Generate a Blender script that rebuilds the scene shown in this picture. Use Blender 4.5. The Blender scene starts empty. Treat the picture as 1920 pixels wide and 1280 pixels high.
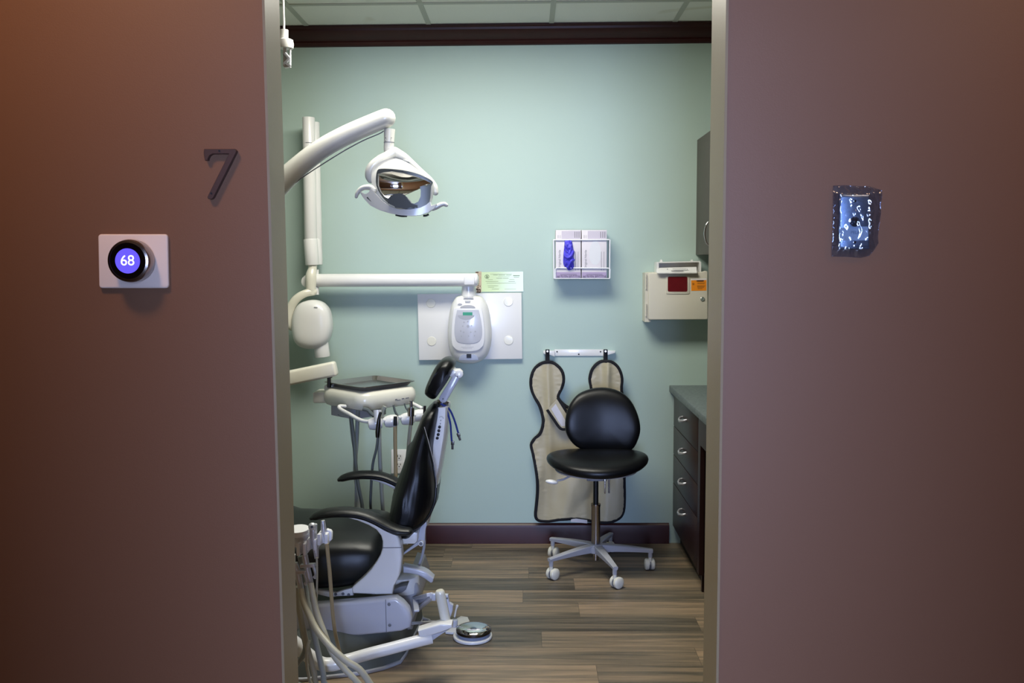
import bpy, bmesh, math, random
from mathutils import Vector, Matrix, geometry, noise
random.seed(7)
PI = math.pi
sc = bpy.context.scene
COL = sc.collection
# ------------------------------------------------------------------ camera
F = 1680.0
CAM = Vector((0, 0, 1.49))
YAW, PITCH, ROLL = math.radians(1.04), math.radians(5.1), math.radians(-0.35)
RC = (Matrix.Rotation(YAW, 3, 'Z') @ Matrix.Rotation(PI/2 - PITCH, 3, 'X') @ Matrix.Rotation(ROLL, 3, 'Z'))
cd = bpy.data.cameras.new('camera'); cam = bpy.data.objects.new('camera', cd); COL.objects.link(cam)
cd.sensor_width = 36; cd.lens = F * 36 / 1920; cd.clip_start = 0.05
cam.matrix_world = Matrix.Translation(CAM) @ RC.to_4x4()
sc.camera = cam
def ray(px, py): return RC @ Vector(((px - 960) / F, -(py - 640) / F, -1))
def P(px, py, Y):
    d = ray(px, py); return CAM + d * (Y / d.y)
def PZ(px, py, z):
    d = ray(px, py); return CAM + d * ((z - CAM.z) / d.z)
def crop(ox, oy, s): return lambda x, y: (ox + x / s, oy + y / s)

# ------------------------------------------------------------------ materials
def lin(c):
    r = []
    for v in c:
        v = v / 255.0
        r.append(v / 12.92 if v <= .04045 else ((v + .055) / 1.055) ** 2.4)
    return (*r, 1)
MATS = {}
def mat(name, col, rough=.5, metal=0, coat=0, bump=0, bscale=200, spec=.5, var=0, vscale=3, trans=0, alpha=1, emit=None, estr=0, ior=1.45, coat_r=.1):
    m = bpy.data.materials.new(name); m.use_nodes = True
    nt = m.node_tree; b = nt.nodes['Principled BSDF']
    b.inputs['Base Color'].default_value = lin(col)
    b.inputs['Roughness'].default_value = rough
    b.inputs['Metallic'].default_value = metal
    b.inputs['Coat Weight'].default_value = coat
    b.inputs['Coat Roughness'].default_value = coat_r
    b.inputs['Specular IOR Level'].default_value = spec
    b.inputs['Transmission Weight'].default_value = trans
    b.inputs['Alpha'].default_value = alpha
    b.inputs['IOR'].default_value = ior
    if emit: b.inputs['Emission Color'].default_value = lin(emit); b.inputs['Emission Strength'].default_value = estr
    tc = nt.nodes.new('ShaderNodeTexCoord')
    if bump:
        n = nt.nodes.new('ShaderNodeTexNoise'); n.inputs['Scale'].default_value = bscale; n.inputs['Detail'].default_value = 4
        bp = nt.nodes.new('ShaderNodeBump'); bp.inputs['Strength'].default_value = bump; bp.inputs['Distance'].default_value = .002
        nt.links.new(tc.outputs['Object'], n.inputs['Vector']); nt.links.new(n.outputs['Fac'], bp.inputs['Height'])
        nt.links.new(bp.outputs['Normal'], b.inputs['Normal'])
    # every material carries a gentle procedural variation of tone
    n2 = nt.nodes.new('ShaderNodeTexNoise'); n2.inputs['Scale'].default_value = vscale; n2.inputs['Detail'].default_value = 3
    mr = nt.nodes.new('ShaderNodeMapRange'); v = var or .03
    mr.inputs['To Min'].default_value = 1 - v; mr.inputs['To Max'].default_value = 1 + v
    hs = nt.nodes.new('ShaderNodeHueSaturation'); hs.inputs['Color'].default_value = lin(col)
    nt.links.new(tc.outputs['Object'], n2.inputs['Vector']); nt.links.new(n2.outputs['Fac'], mr.inputs['Value'])
    nt.links.new(mr.outputs['Result'], hs.inputs['Value']); nt.links.new(hs.outputs['Color'], b.inputs['Base Color'])
    MATS[name] = m
    return m
M_teal = mat('teal_paint', (171, 191, 182), .55, bump=.15, bscale=260, var=.025, vscale=1.5)
M_brown = mat('brown_paint', (115, 83, 62), .5, bump=.08, bscale=350, var=.04, vscale=1.2)
M_jamb = mat('taupe_frame_paint', (136, 123, 97), .42, bump=.12, bscale=300, var=.03)
M_corr = mat('corridor_paint', (112, 96, 82), .6)
M_white = mat('white_enamel', (226, 225, 222), .28, coat=.35)
M_lamp = mat('lamp_enamel', (196, 195, 188), .28, coat=.3)
M_cream = mat('cream_enamel', (222, 219, 203), .3, coat=.35)
M_white2 = mat('white_plastic', (222, 222, 224), .4)
M_grey = mat('light_grey_plastic', (165, 166, 172), .45)
M_midgrey = mat('mid_grey_plastic', (110, 112, 118), .5)
M_basegrey = mat('base_grey_green', (88, 94, 92), .5)
M_black = mat('black_vinyl', (13, 14, 16), .34, bump=.12, bscale=500, coat=.0, coat_r=.25, spec=.3)
M_blackm = mat('dark_vinyl_top', (20, 23, 24), .36, bump=.2, bscale=600)
M_blk = mat('black_plastic', (12, 12, 13), .45)
M_trim = mat('black_binding', (14, 14, 22), .8)
M_chrome = mat('chrome', (225, 225, 228), .06, metal=1)
M_steel = mat('brushed_steel', (165, 160, 158), .22, metal=1)
M_satin = mat('satin_metal', (205, 206, 210), .32, metal=.55)
M_dsteel = mat('dark_steel', (75, 72, 70), .3, metal=1)
M_mirror = mat('reflector_mirror', (235, 232, 230), .04, metal=1)
M_tan = mat('tan_hose', (160, 142, 106), .4)
M_beigehose = mat('beige_hose', (172, 168, 148), .4)
M_greyhose = mat('grey_hose', (140, 145, 140), .45)
M_dgreyhose = mat('dark_grey_hose', (85, 92, 92), .45)
M_blue = mat('blue_cord', (30, 50, 125), .4)
M_dwood = mat('dark_cherry_moulding', (54, 17, 15), .42, var=.25, vscale=18)
M_cab = mat('dark_wood_laminate', (42, 24, 24), .35, var=.2, vscale=25)
M_cab2 = mat('brown_grey_laminate', (70, 63, 56), .45, var=.08, vscale=20)
M_apron = mat('khaki_apron_fabric', (178, 168, 140), .42, bump=.22, bscale=40, var=.02)
M_velcro = mat('white_velcro', (205, 203, 210), .9, bump=.6, bscale=500)
M_sharps = mat('beige_sharps_enamel', (205, 200, 184), .45, bump=.25, bscale=500)
M_red = mat('red_window_plastic', (96, 18, 26), .15, coat=.3, var=.2, vscale=30)
M_orange = mat('orange_label', (232, 138, 20), .6)
M_ink = mat('black_ink', (20, 20, 22), .7)
M_greyink = mat('grey_ink', (118, 116, 120), .7)
M_greenink = mat('green_grey_ink', (112, 128, 96), .7)
M_box = mat('glove_carton', (212, 206, 209), .6, var=.04, vscale=25)
M_lilac = mat('lilac_print', (164, 148, 178), .6)
M_lilac2 = mat('pale_lilac_print', (196, 188, 198), .6)
M_glove = mat('violet_nitrile', (72, 66, 200), .45, bump=.5, bscale=90)
M_wire = mat('white_coated_wire', (228, 230, 234), .35)
M_paper = mat('pale_green_paper', (196, 214, 166), .55, coat=.3)
M_sleeve = mat('stained_binding', (185, 165, 140), .6, var=.35, vscale=120)
M_bronze = mat('dark_bronze', (92, 74, 70), .38, metal=.6)
M_nest = mat('thermostat_plate', (226, 214, 206), .45)
M_glassblk = mat('black_glass', (4, 4, 8), .08, coat=1)
M_screen = mat('violet_display', (60, 50, 230), .5, emit=(96, 84, 232), estr=.85)
M_digits = mat('display_digits', (240, 245, 255), .5, emit=(225, 235, 255), estr=.95)
M_lcd = mat('green_lcd', (20, 130, 90), .3, emit=(20, 150, 100), estr=.12)
M_lavplastic = mat('lavender_grey_panel', (186, 188, 198), .25, coat=.4)
M_switch = mat('brushed_switchplate', (176, 180, 184), .36, metal=.8)
M_tape = mat('frosted_tape', (205, 215, 218), .6)
M_faint = mat('faint_ink', (150, 158, 162), .7)
M_shield = mat('smoked_grey_shield', (74, 79, 77), .3)
M_dshield = mat('dark_lamp_cover', (52, 58, 58), .25, coat=.4)
M_ceil2 = mat('ceiling_grid', (196, 198, 186), .6)
M_diff = mat('troffer_diffuser', (250, 250, 240), .5, emit=(255, 250, 232), estr=6)
M_warm = mat('warm_lamp_diffuser', (250, 230, 200), .5, emit=(255, 190, 120), estr=4)
M_winl = mat('bright_pane', (220, 225, 255), .5, emit=(190, 200, 255), estr=4)
M_outlet = mat('outlet_plastic', (232, 232, 230), .35)

def film_mat():
    m = bpy.data.materials.new('clear_plastic_film'); m.use_nodes = True; nt = m.node_tree
    nt.nodes.remove(nt.nodes['Principled BSDF']); out = nt.nodes['Material Output']
    t = nt.nodes.new('ShaderNodeBsdfTransparent'); t.inputs['Color'].default_value = (.78, .85, .95, 1)
    g = nt.nodes.new('ShaderNodeBsdfGlossy'); g.inputs['Roughness'].default_value = .12; g.inputs['Color'].default_value = (.9, .93, 1, 1)
    n = nt.nodes.new('ShaderNodeTexNoise'); n.inputs['Scale'].default_value = 26; n.inputs['Distortion'].default_value = 1.2
    bp = nt.nodes.new('ShaderNodeBump'); bp.inputs['Distance'].default_value = .003; bp.inputs['Strength'].default_value = .6
    tc = nt.nodes.new('ShaderNodeTexCoord'); nt.links.new(tc.outputs['Object'], n.inputs['Vector'])
    nt.links.new(n.outputs['Fac'], bp.inputs['Height']); nt.links.new(bp.outputs['Normal'], g.inputs['Normal'])
    mx = nt.nodes.new('ShaderNodeMixShader'); mx.inputs[0].default_value = .085
    nt.links.new(t.outputs[0], mx.inputs[1]); nt.links.new(g.outputs[0], mx.inputs[2]); nt.links.new(mx.outputs[0], out.inputs[0])
    return m
M_film = film_mat()
def nodes(m): return m.node_tree.nodes, m.node_tree.links
def floor_mat():
    m = bpy.data.materials.new('grey_brown_vinyl_planks'); m.use_nodes = True; N, L = nodes(m); b = N['Principled BSDF']
    tc = N.new('ShaderNodeTexCoord')
    br = N.new('ShaderNodeTexBrick'); br.offset = 0; br.inputs['Scale'].default_value = 1; br.inputs['Brick Width'].default_value = 1.22
    br.inputs['Row Height'].default_value = .152; br.inputs['Mortar Size'].default_value = .0007; br.inputs['Mortar Smooth'].default_value = .3
    br.inputs['Color1'].default_value = (0, 0, 0, 1); br.inputs['Color2'].default_value = (1, 1, 1, 1); br.inputs['Mortar'].default_value = (.5, .5, .5, 1)
    sx_ = N.new('ShaderNodeSeparateXYZ'); L.new(tc.outputs['Object'], sx_.inputs[0])
    dv = N.new('ShaderNodeMath'); dv.operation = 'DIVIDE'; dv.inputs[1].default_value = .152; L.new(sx_.outputs['Y'], dv.inputs[0])
    fl_ = N.new('ShaderNodeMath'); fl_.operation = 'FLOOR'; L.new(dv.outputs[0], fl_.inputs[0])
    wn_ = N.new('ShaderNodeTexWhiteNoise'); wn_.noise_dimensions = '1D'; L.new(fl_.outputs[0], wn_.inputs['W'])
    ma_ = N.new('ShaderNodeMath'); ma_.operation = 'MULTIPLY_ADD'; ma_.inputs[1].default_value = 1.22; L.new(wn_.outputs['Value'], ma_.inputs[0]); L.new(sx_.outputs['X'], ma_.inputs[2])
    cx3 = N.new('ShaderNodeCombineXYZ'); L.new(ma_.outputs[0], cx3.inputs['X']); L.new(sx_.outputs['Y'], cx3.inputs['Y'])
    L.new(cx3.outputs[0], br.inputs['Vector'])
    # strips inside the plank
    mp = N.new('ShaderNodeMapping'); mp.inputs['Scale'].default_value = (.9, 17, 1); L.new(tc.outputs['Object'], mp.inputs['Vector'])
    add = N.new('ShaderNodeVectorMath'); add.operation = 'ADD'
    sc3 = N.new('ShaderNodeVectorMath'); sc3.operation = 'SCALE'; sc3.inputs['Scale'].default_value = 13.7
    L.new(br.outputs['Color'], sc3.inputs[0]); L.new(mp.outputs[0], add.inputs[0]); L.new(sc3.outputs[0], add.inputs[1])
    n1 = N.new('ShaderNodeTexNoise'); n1.inputs['Scale'].default_value = 1.15; n1.inputs['Detail'].default_value = 5; n1.inputs['Roughness'].default_value = .55; n1.inputs['Distortion'].default_value = .5
    L.new(add.outputs[0], n1.inputs['Vector'])
    mp2 = N.new('ShaderNodeMapping'); mp2.inputs['Scale'].default_value = (5, 150, 1); L.new(tc.outputs['Object'], mp2.inputs['Vector'])
    n2 = N.new('ShaderNodeTexNoise'); n2.inputs['Scale'].default_value = 1; n2.inputs['Detail'].default_value = 6; n2.inputs['Roughness'].default_value = .65
    L.new(mp2.outputs[0], n2.inputs['Vector'])
    r = N.new('ShaderNodeValToRGB'); e = r.color_ramp.elements
    e[0].position = .15; e[0].color = lin((68, 62, 52)); e[1].position = .85; e[1].color = lin((164, 140, 113))
    k = e.new(.4); k.color = lin((102, 93, 78)); k = e.new(.62); k.color = lin((134, 117, 95))
    def madd(src, mul, add_):
        q = N.new('ShaderNodeMath'); q.operation = 'MULTIPLY_ADD'; q.inputs[1].default_value = mul; L.new(src, q.inputs[0])
        if isinstance(add_, float): q.inputs[2].default_value = add_
        else: L.new(add_, q.inputs[2])
        return q.outputs[0]
    mp3 = N.new('ShaderNodeMapping'); mp3.inputs['Scale'].default_value = (1.6, 34, 1); L.new(tc.outputs['Object'], mp3.inputs['Vector'])
    ad3 = N.new('ShaderNodeVectorMath'); ad3.operation = 'ADD'; L.new(mp3.outputs[0], ad3.inputs[0]); L.new(sc3.outputs[0], ad3.inputs[1])
    n3 = N.new('ShaderNodeTexNoise'); n3.inputs['Scale'].default_value = 1; n3.inputs['Detail'].default_value = 4; n3.inputs['Distortion'].default_value = .8; L.new(ad3.outputs[0], n3.inputs['Vector'])
    a_ = madd(br.outputs['Color'], .40, -.80); a_ = madd(n1.outputs['Fac'], .95, a_); a_ = madd(n3.outputs['Fac'], .85, a_); a_ = madd(n2.outputs['Fac'], .45, a_)
    L.new(a_, r.inputs['Fac'])
    mm = N.new('ShaderNodeMix'); mm.data_type = 'RGBA'; mm.inputs['B'].default_value = lin((60, 52, 44))
    L.new(br.outputs['Fac'], mm.inputs['Factor']); L.new(r.outputs['Color'], mm.inputs['A']); L.new(mm.outputs['Result'], b.inputs['Base Color'])
    b.inputs['Roughness'].default_value = .38
    bp = N.new('ShaderNodeBump'); bp.inputs['Strength'].default_value = .25; bp.inputs['Distance'].default_value = .002
    L.new(n2.outputs['Fac'], bp.inputs['Height']); L.new(bp.outputs[0], b.inputs['Normal'])
    return m
M_floor = floor_mat()
def tile_mat():
    m = bpy.data.materials.new('acoustic_tile'); m.use_nodes = True; N, L = nodes(m); b = N['Principled BSDF']
    tc = N.new('ShaderNodeTexCoord'); n = N.new('ShaderNodeTexNoise'); n.inputs['Scale'].default_value = 140; n.inputs['Detail'].default_value = 5
    L.new(tc.outputs['Object'], n.inputs['Vector'])
    s = N.new('ShaderNodeTexNoise'); s.inputs['Scale'].default_value = 1.7; s.inputs['Distortion'].default_value = 1.2; L.new(tc.outputs['Object'], s.inputs['Vector'])
    r = N.new('ShaderNodeValToRGB'); r.color_ramp.elements[0].position = .60; r.color_ramp.elements[0].color = lin((246, 246, 236))
    r.color_ramp.elements[1].position = .70; r.color_ramp.elements[1].color = lin((205, 196, 160)); L.new(s.outputs['Fac'], r.inputs['Fac'])
    L.new(r.outputs[0], b.inputs['Base Color']); b.inputs['Roughness'].default_value = .9
    bp = N.new('ShaderNodeBump'); bp.inputs['Strength'].default_value = .4; bp.inputs['Distance'].default_value = .003; L.new(n.outputs['Fac'], bp.inputs['Height']); L.new(bp.outputs[0], b.inputs['Normal'])
    return m
M_tile = tile_mat()
def counter_mat():
    m = bpy.data.materials.new('speckled_laminate'); m.use_nodes = True; N, L = nodes(m); b = N['Principled BSDF']
    tc = N.new('ShaderNodeTexCoord'); n = N.new('ShaderNodeTexNoise'); n.inputs['Scale'].default_value = 60; n.inputs['Detail'].default_value = 8; n.inputs['Roughness'].default_value = .75
    L.new(tc.outputs['Object'], n.inputs['Vector']); r = N.new('ShaderNodeValToRGB')
    r.color_ramp.elements[0].position = .35; r.color_ramp.elements[0].color = lin((64, 72, 74)); r.color_ramp.elements[1].position = .7; r.color_ramp.elements[1].color = lin((120, 130, 130))
    L.new(n.outputs['Fac'], r.inputs['Fac']); L.new(r.outputs[0], b.inputs['Base Color']); b.inputs['Roughness'].default_value = .4
    return m
M_counter = counter_mat()

# ------------------------------------------------------------------ mesh tools
def cat(pts, n=6, closed=False):
    pts = [Vector(p) for p in pts]; out = []; k = len(pts)
    if k < 3 and not closed: return pts
    rng = range(k) if closed else range(k - 1)
    for i in rng:
        p1 = pts[i]; p2 = pts[(i + 1) % k]
        p0 = pts[(i - 1) % k] if closed or i > 0 else p1 * 2 - p2
        p3 = pts[(i + 2) % k] if closed or i + 2 < k else p2 * 2 - p1
        for j in range(n):
            t = j / n
            out.append(.5 * ((2 * p1) + (-p0 + p2) * t + (2 * p0 - 5 * p1 + 4 * p2 - p3) * t * t + (-p0 + 3 * p1 - 3 * p2 + p3) * t ** 3))
    if not closed: out.append(pts[-1].copy())
    return out
def interp(vals, m):
    k = len(vals) - 1
    if k <= 0: return [vals[0]] * m
    r = []
    for i in range(m):
        t = i / (m - 1) * k; a = min(int(t), k - 1); f = t - a; r.append(vals[a] * (1 - f) + vals[a + 1] * f)
    return r
class MB:
    def __init__(s): s.bm = bmesh.new()
    def _merge(s, b):
        me = bpy.data.meshes.new('tmp'); b.to_mesh(me); b.free(); s.bm.from_mesh(me); bpy.data.meshes.remove(me)
    def box(s, c, d, rot=None, bev=0, seg=2):
        b = bmesh.new(); bmesh.ops.create_cube(b, size=1)
        bmesh.ops.scale(b, vec=Vector(d), verts=b.verts)
        if bev: bmesh.ops.bevel(b, geom=b.edges[:], offset=bev, segments=seg, affect='EDGES', profile=.5)
        if rot is not None: bmesh.ops.transform(b, matrix=rot.to_4x4(), verts=b.verts)
        bmesh.ops.translate(b, vec=Vector(c), verts=b.verts); s._merge(b); return s
    def span(s, a, b, bev=0, seg=2):
        a, b = Vector(a), Vector(b)
        return s.box((a + b) / 2, [abs(v) for v in (b - a)], None, bev, seg)
    def bar(s, p0, p1, w, h, up=(0, 0, 1), bev=0, seg=3):      # box bar from p0 to p1; w across, h along up
        p0, p1 = Vector(p0), Vector(p1); d = (p1 - p0); l = d.length; d.normalize(); u = Vector(up); x = d.cross(u).normalized(); u = x.cross(d)
        m = Matrix((d, x, u)).transposed()
        return s.box((p0 + p1) / 2, (l, w, h), m, bev, seg)
    def tube(s, pts, r, seg=12, n=6, smooth=True, closed=False, asp=1.0, up=None, cap='flat'):
        P_ = cat(pts, n, closed) if smooth else [Vector(p) for p in pts]
        m = len(P_); R = interp(list(r) if isinstance(r, (list, tuple)) else [r], m)
        # tangents and transported frames
        T = []
        for i in range(m):
            a = P_[(i - 1) % m] if closed or i > 0 else P_[i]; c = P_[(i + 1) % m] if closed or i < m - 1 else P_[i]
            t = (c - a); T.append(t.normalized() if t.length > 1e-9 else Vector((0, 0, 1)))
        ref = Vector(up) if up else (Vector((0, 0, 1)) if abs(T[0].z) < .9 else Vector((0, 1, 0)))
        nrm = (ref - T[0] * ref.dot(T[0])).normalized(); rings = []
        if cap == 'round' and not closed:
            add0 = []; 
            for k in range(4): a = PI / 2 * (1 - k / 4); add0.append((P_[0] - T[0] * R[0] * math.sin(a), max(R[0] * math.cos(a), 1e-4), T[0]))
            add1 = []
            for k in range(1, 5): a = PI / 2 * k / 4; add1.append((P_[-1] + T[-1] * R[-1] * math.sin(a), max(R[-1] * math.cos(a), 1e-4), T[-1]))
            seq = add0 + list(zip(P_, R, T)) + add1
        else: seq = list(zip(P_, R, T))
        for (p, rr, t) in seq:
            if up: nn = (Vector(up) - t * Vector(up).dot(t)); nrm = nn.normalized() if nn.length > 1e-4 else nrm
            else: nrm = (nrm - t * nrm.dot(t)).normalized()
            bi = t.cross(nrm)
            rings.append([s.bm.verts.new(p + nrm * (rr * math.cos(2 * PI * k / seg)) + bi * (rr * asp * math.sin(2 * PI * k / seg))) for k in range(seg)])
        q = len(rings)
        for i in range(q if closed else q - 1):
            A, B = rings[i], rings[(i + 1) % q]
            for k in range(seg): s.bm.faces.new((A[k], A[(k + 1) % seg], B[(k + 1) % seg], B[k]))
        if not closed: s.bm.faces.new(rings[0][::-1]); s.bm.faces.new(rings[-1])
        return s
    def cyl(s, p0, p1, r0, r1=None, seg=24, bev=0):
        p0, p1 = Vector(p0), Vector(p1); r1 = r0 if r1 is None else r1
        if bev:
            d = (p1 - p0).normalized()
            return s.tube([p0, p0 + d * bev * .3, p0 + d * bev, p1 - d * bev, p1 - d * bev * .3, p1], [1], seg, smooth=False) if False else s.lathe([(r0 - bev, 0), (r0 - bev * .3, bev * .3), (r0, bev), (r1, (p1 - p0).length - bev), (r1 - bev * .3, (p1 - p0).length - bev * .3), (r1 - bev, (p1 - p0).length)], p0, d, seg)
        return s.tube([p0, p1], [r0, r1], seg, smooth=False)
    def lathe(s, prof, o, d=(0, 0, 1), seg=32):
        o = Vector(o); q = Vector((0, 0, 1)).rotation_difference(Vector(d).normalized()); rings = []
        for (r, z) in prof:
            rings.append([s.bm.verts.new(o + q @ Vector((max(r, 1e-5) * math.cos(2 * PI * k / seg), max(r, 1e-5) * math.sin(2 * PI * k / seg), z))) for k in range(seg)])
        for A, B in zip(rings, rings[1:]):
            for k in range(seg): s.bm.faces.new((A[k], A[(k + 1) % seg], B[(k + 1) % seg], B[k]))
        s.bm.faces.new(rings[0][::-1]); s.bm.faces.new(rings[-1]); return s
    def prism(s, pts, dv, bev=0, seg=2):
        b = bmesh.new(); A = [b.verts.new(Vector(p)) for p in pts]; f = b.faces.new(A)
        r = bmesh.ops.extrude_face_region(b, geom=[f]); vs = [g for g in r['geom'] if isinstance(g, bmesh.types.BMVert)]
        bmesh.ops.translate(b, vec=Vector(dv), verts=vs); bmesh.ops.recalc_face_normals(b, faces=b.faces)
        if bev:
            ed = [e for e in b.edges if len(e.link_faces) == 2 and any(len(fc.verts) > 4 or fc.normal.cross(Vector(dv).normalized()).length < .1 for fc in e.link_faces) and e.calc_face_angle(0) > .5]
            bmesh.ops.bevel(b, geom=ed, offset=bev, segments=seg, affect='EDGES', profile=.5, clamp_overlap=True)
        s._merge(b); return s
    def puff(s, pts, dv, back=.3, p=2.2, rings=8, flat=.0, cen=None, bow=None):
        """domed cushion over a star-shaped outline; dv points to the domed front; back = share of depth behind the outline."""
        pts = [Vector(q) for q in pts]; c = Vector(cen) if cen else sum(pts, Vector()) / len(pts); dv = Vector(dv); L = []
        def ring(k, h):
            return [s.bm.verts.new(c + (q - c) * k + dv * h + (bow(c + (q - c) * k) if bow else Vector())) for q in pts]
        ks = [math.sin(PI / 2 * (i / rings)) for i in range(rings + 1)]
        seq = []
        for k in ks[1:]: seq.append((k, -back * (1 - k ** p) ** (1 / p)))
        for k in ks[::-1][1:-1]: seq.append((k, (1 - k ** p) ** (1 / p)))
        R = [ring(k, h) for k, h in seq]; n = len(pts)
        for A, B in zip(R, R[1:]):
            for i in range(n): s.bm.faces.new((A[i], A[(i + 1) % n], B[(i + 1) % n], B[i]))
        bz = bow(c) if bow else Vector()
        for A, h in ((R[0], -back), (R[-1], 1)):
            v = s.bm.verts.new(c + dv * h + bz)
            for i in range(n): s.bm.faces.new((A[i], A[(i + 1) % n], v))
        return s
    def sphere(s, c, r, sc_=(1, 1, 1), rot=None, seg=20):
        b = bmesh.new(); bmesh.ops.create_uvsphere(b, u_segments=seg, v_segments=seg // 2 + 2, radius=r); bmesh.ops.scale(b, vec=Vector(sc_), verts=b.verts)
        if rot is not None: bmesh.ops.transform(b, matrix=rot.to_4x4(), verts=b.verts)
        bmesh.ops.translate(b, vec=Vector(c), verts=b.verts); s._merge(b); return s
    def loft(s, secs, caps=True):
        R = [[s.bm.verts.new(Vector(p)) for p in sec] for sec in secs]; n = len(R[0])
        for A, B in zip(R, R[1:]):
            for i in range(n): s.bm.faces.new((A[i], A[(i + 1) % n], B[(i + 1) % n], B[i]))
        if caps: s.bm.faces.new(R[0][::-1]); s.bm.faces.new(R[-1])
        return s
    def sheet(s, outline, step, to3, thick, holes=(), disp=None):
        """sheet with thickness over any 2-D outline (u,v); to3(u,v,w) -> world, w toward the front"""
        pts = [Vector((a, b_)) for a, b_ in outline]; k = len(pts); edges = [(i, (i + 1) % k) for i in range(k)]
        def inside(q, poly):
            c = False; j = len(poly) - 1
            for i in range(len(poly)):
                if (poly[i][1] > q[1]) != (poly[j][1] > q[1]) and q[0] < (poly[j][0] - poly[i][0]) * (q[1] - poly[i][1]) / (poly[j][1] - poly[i][1] + 1e-12) + poly[i][0]: c = not c
                j = i
            return c
        allp = list(pts); nb = k
        for h in holes:
            b0 = len(allp); allp += [Vector(q) for q in h]; edges += [(b0 + i, b0 + (i + 1) % len(h)) for i in range(len(h))]
        bound = list(allp)
        x0, x1 = min(p.x for p in pts), max(p.x for p in pts); y0, y1 = min(p.y for p in pts), max(p.y for p in pts)
        i = 0
        yy = y0 + step / 2
        while yy < y1:
            xx = x0 + step / 2 + (step / 2 if i % 2 else 0)
            while xx < x1:
                q = Vector((xx, yy))
                if inside(q, pts) and not any(inside(q, h) for h in holes) and min((q - w).length for w in bound) > step * .5: allp.append(q)
                xx += step
            yy += step * .87; i += 1
        vs, es, fs, *_ = geometry.delaunay_2d_cdt(allp, edges, [], 1, 1e-6)
        fs = [f for f in fs if not any(inside(sum((vs[j] for j in f), Vector((0, 0))) / 3, h) for h in holes) and inside(sum((vs[j] for j in f), Vector((0, 0))) / 3, pts)]
        d = disp or (lambda u, v: 0)
        top = [s.bm.verts.new(to3(v.x, v.y, thick + d(v.x, v.y))) for v in vs]; bot = [s.bm.verts.new(to3(v.x, v.y, d(v.x, v.y))) for v in vs]
        cnt = {}
        for f in fs:
            s.bm.faces.new([top[j] for j in f]); s.bm.faces.new([bot[j] for j in reversed(f)])
            for a, b_ in zip(f, list(f[1:]) + [f[0]]): cnt[(a, b_)] = 1
        for (a, b_) in cnt:
            if (b_, a) not in cnt: s.bm.faces.new((top[b_], top[a], bot[a], bot[b_]))
        for v in [v for v in s.bm.verts if not v.link_faces]: s.bm.verts.remove(v)
        return s
    def text(s, txt, size, M, depth=.0004, ax='CENTER', align_y='CENTER', sx=1):
        cu = bpy.data.curves.new('t', 'FONT'); cu.body = txt; cu.size = size; cu.extrude = depth; cu.align_x = ax; cu.align_y = align_y
        o = bpy.data.objects.new('t', cu); COL.objects.link(o); bpy.context.view_layer.update()
        me = bpy.data.meshes.new_from_object(o.evaluated_get(bpy.context.evaluated_depsgraph_get()))
        me.transform(M @ Matrix.Diagonal((sx, 1, 1, 1))); s.bm.from_mesh(me); bpy.data.objects.remove(o); bpy.data.curves.remove(cu); bpy.data.meshes.remove(me); return s
    def build(s, name, m, parent=None, sharp=38, label=None):
        bm = s.bm; bmesh.ops.recalc_face_normals(bm, faces=bm.faces)
        for f in bm.faces: f.smooth = True
        for e in bm.edges:
            if len(e.link_faces) == 2 and e.calc_face_angle(0) > math.radians(sharp): e.smooth = False
        me = bpy.data.meshes.new(name); 
        o = bpy.data.objects.new(name, me); COL.objects.link(o)
        if parent is not None:
            r = parent; off = Vector()
            while r is not None: off += r.location; r = r.parent
            bmesh.ops.translate(bm, vec=-off, verts=bm.verts); o.parent = parent
        else:
            vs = [v.co for v in bm.verts]; c = Vector((sum(v.x for v in vs) / len(vs), sum(v.y for v in vs) / len(vs), min(v.z for v in vs)))
            bmesh.ops.translate(bm, vec=-c, verts=bm.verts); o.location = c
        bm.to_mesh(me); bm.free(); me.materials.append(m)
        if label: o['label'] = label
        return o
def thing(name, label, cat_, loc, group=None):
    o = bpy.data.objects.new(name, None); COL.objects.link(o); o.location = loc; o.empty_display_size = .05
    return tag(o, label, cat_, group)
def tag(o, label, cat_, group=None):
    o['label'] = label; o['category'] = cat_
    if group: o['group'] = group
    return o
def struct(o): o['kind'] = 'structure'; return o

# ------------------------------------------------------------------ room
D = 4.65                      # back wall
YF, YB = 1.94, 2.085          # partition front and back faces
H = P(1034, 42, D - .085).z
ZCB = P(1034, 83, D - .005).z      # lower edge of the crown moulding
XL, XR = -2.35, 1.32
jl_f, jr_f = P(508, 500, YF).x, P(1357, 500, YF).x
jl_b, jr_b = P(537, 500, YB).x, P(1329, 500, YB).x
DOOR_H = 2.2
struct(MB().span((-4.2, -2.6, -.05), (4.2, D + .1, 0)).build('floor', M_floor))
struct(MB().span((XL - .1, D, 0), (XR + .1, D + .1, H)).build('wall_back', M_teal))
struct(MB().span((XL - .1, YB, 0), (XL, D, H)).build('wall_left', M_teal))
struct(MB().span((XR, YB, 0), (XR + .1, D, H)).build('wall_right', M_teal))
w = MB(); T = .012
w.prism([(-4.2, YF, 0), (jl_f - .002, YF, 0), (jl_b - .002, YB, 0), (-4.2, YB, 0)], (0, 0, H)); w.prism([(jr_f + .002, YF, 0), (4.2, YF, 0), (4.2, YB, 0), (jr_b + .002, YB, 0)], (0, 0, H))
w.prism([(jl_f - .002, YF, DOOR_H), (jr_f + .002, YF, DOOR_H), (jr_b + .002, YB, DOOR_H), (jl_b - .002, YB, DOOR_H)], (0, 0, H - DOOR_H))
struct(w.build('wall_front', M_brown))
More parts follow.
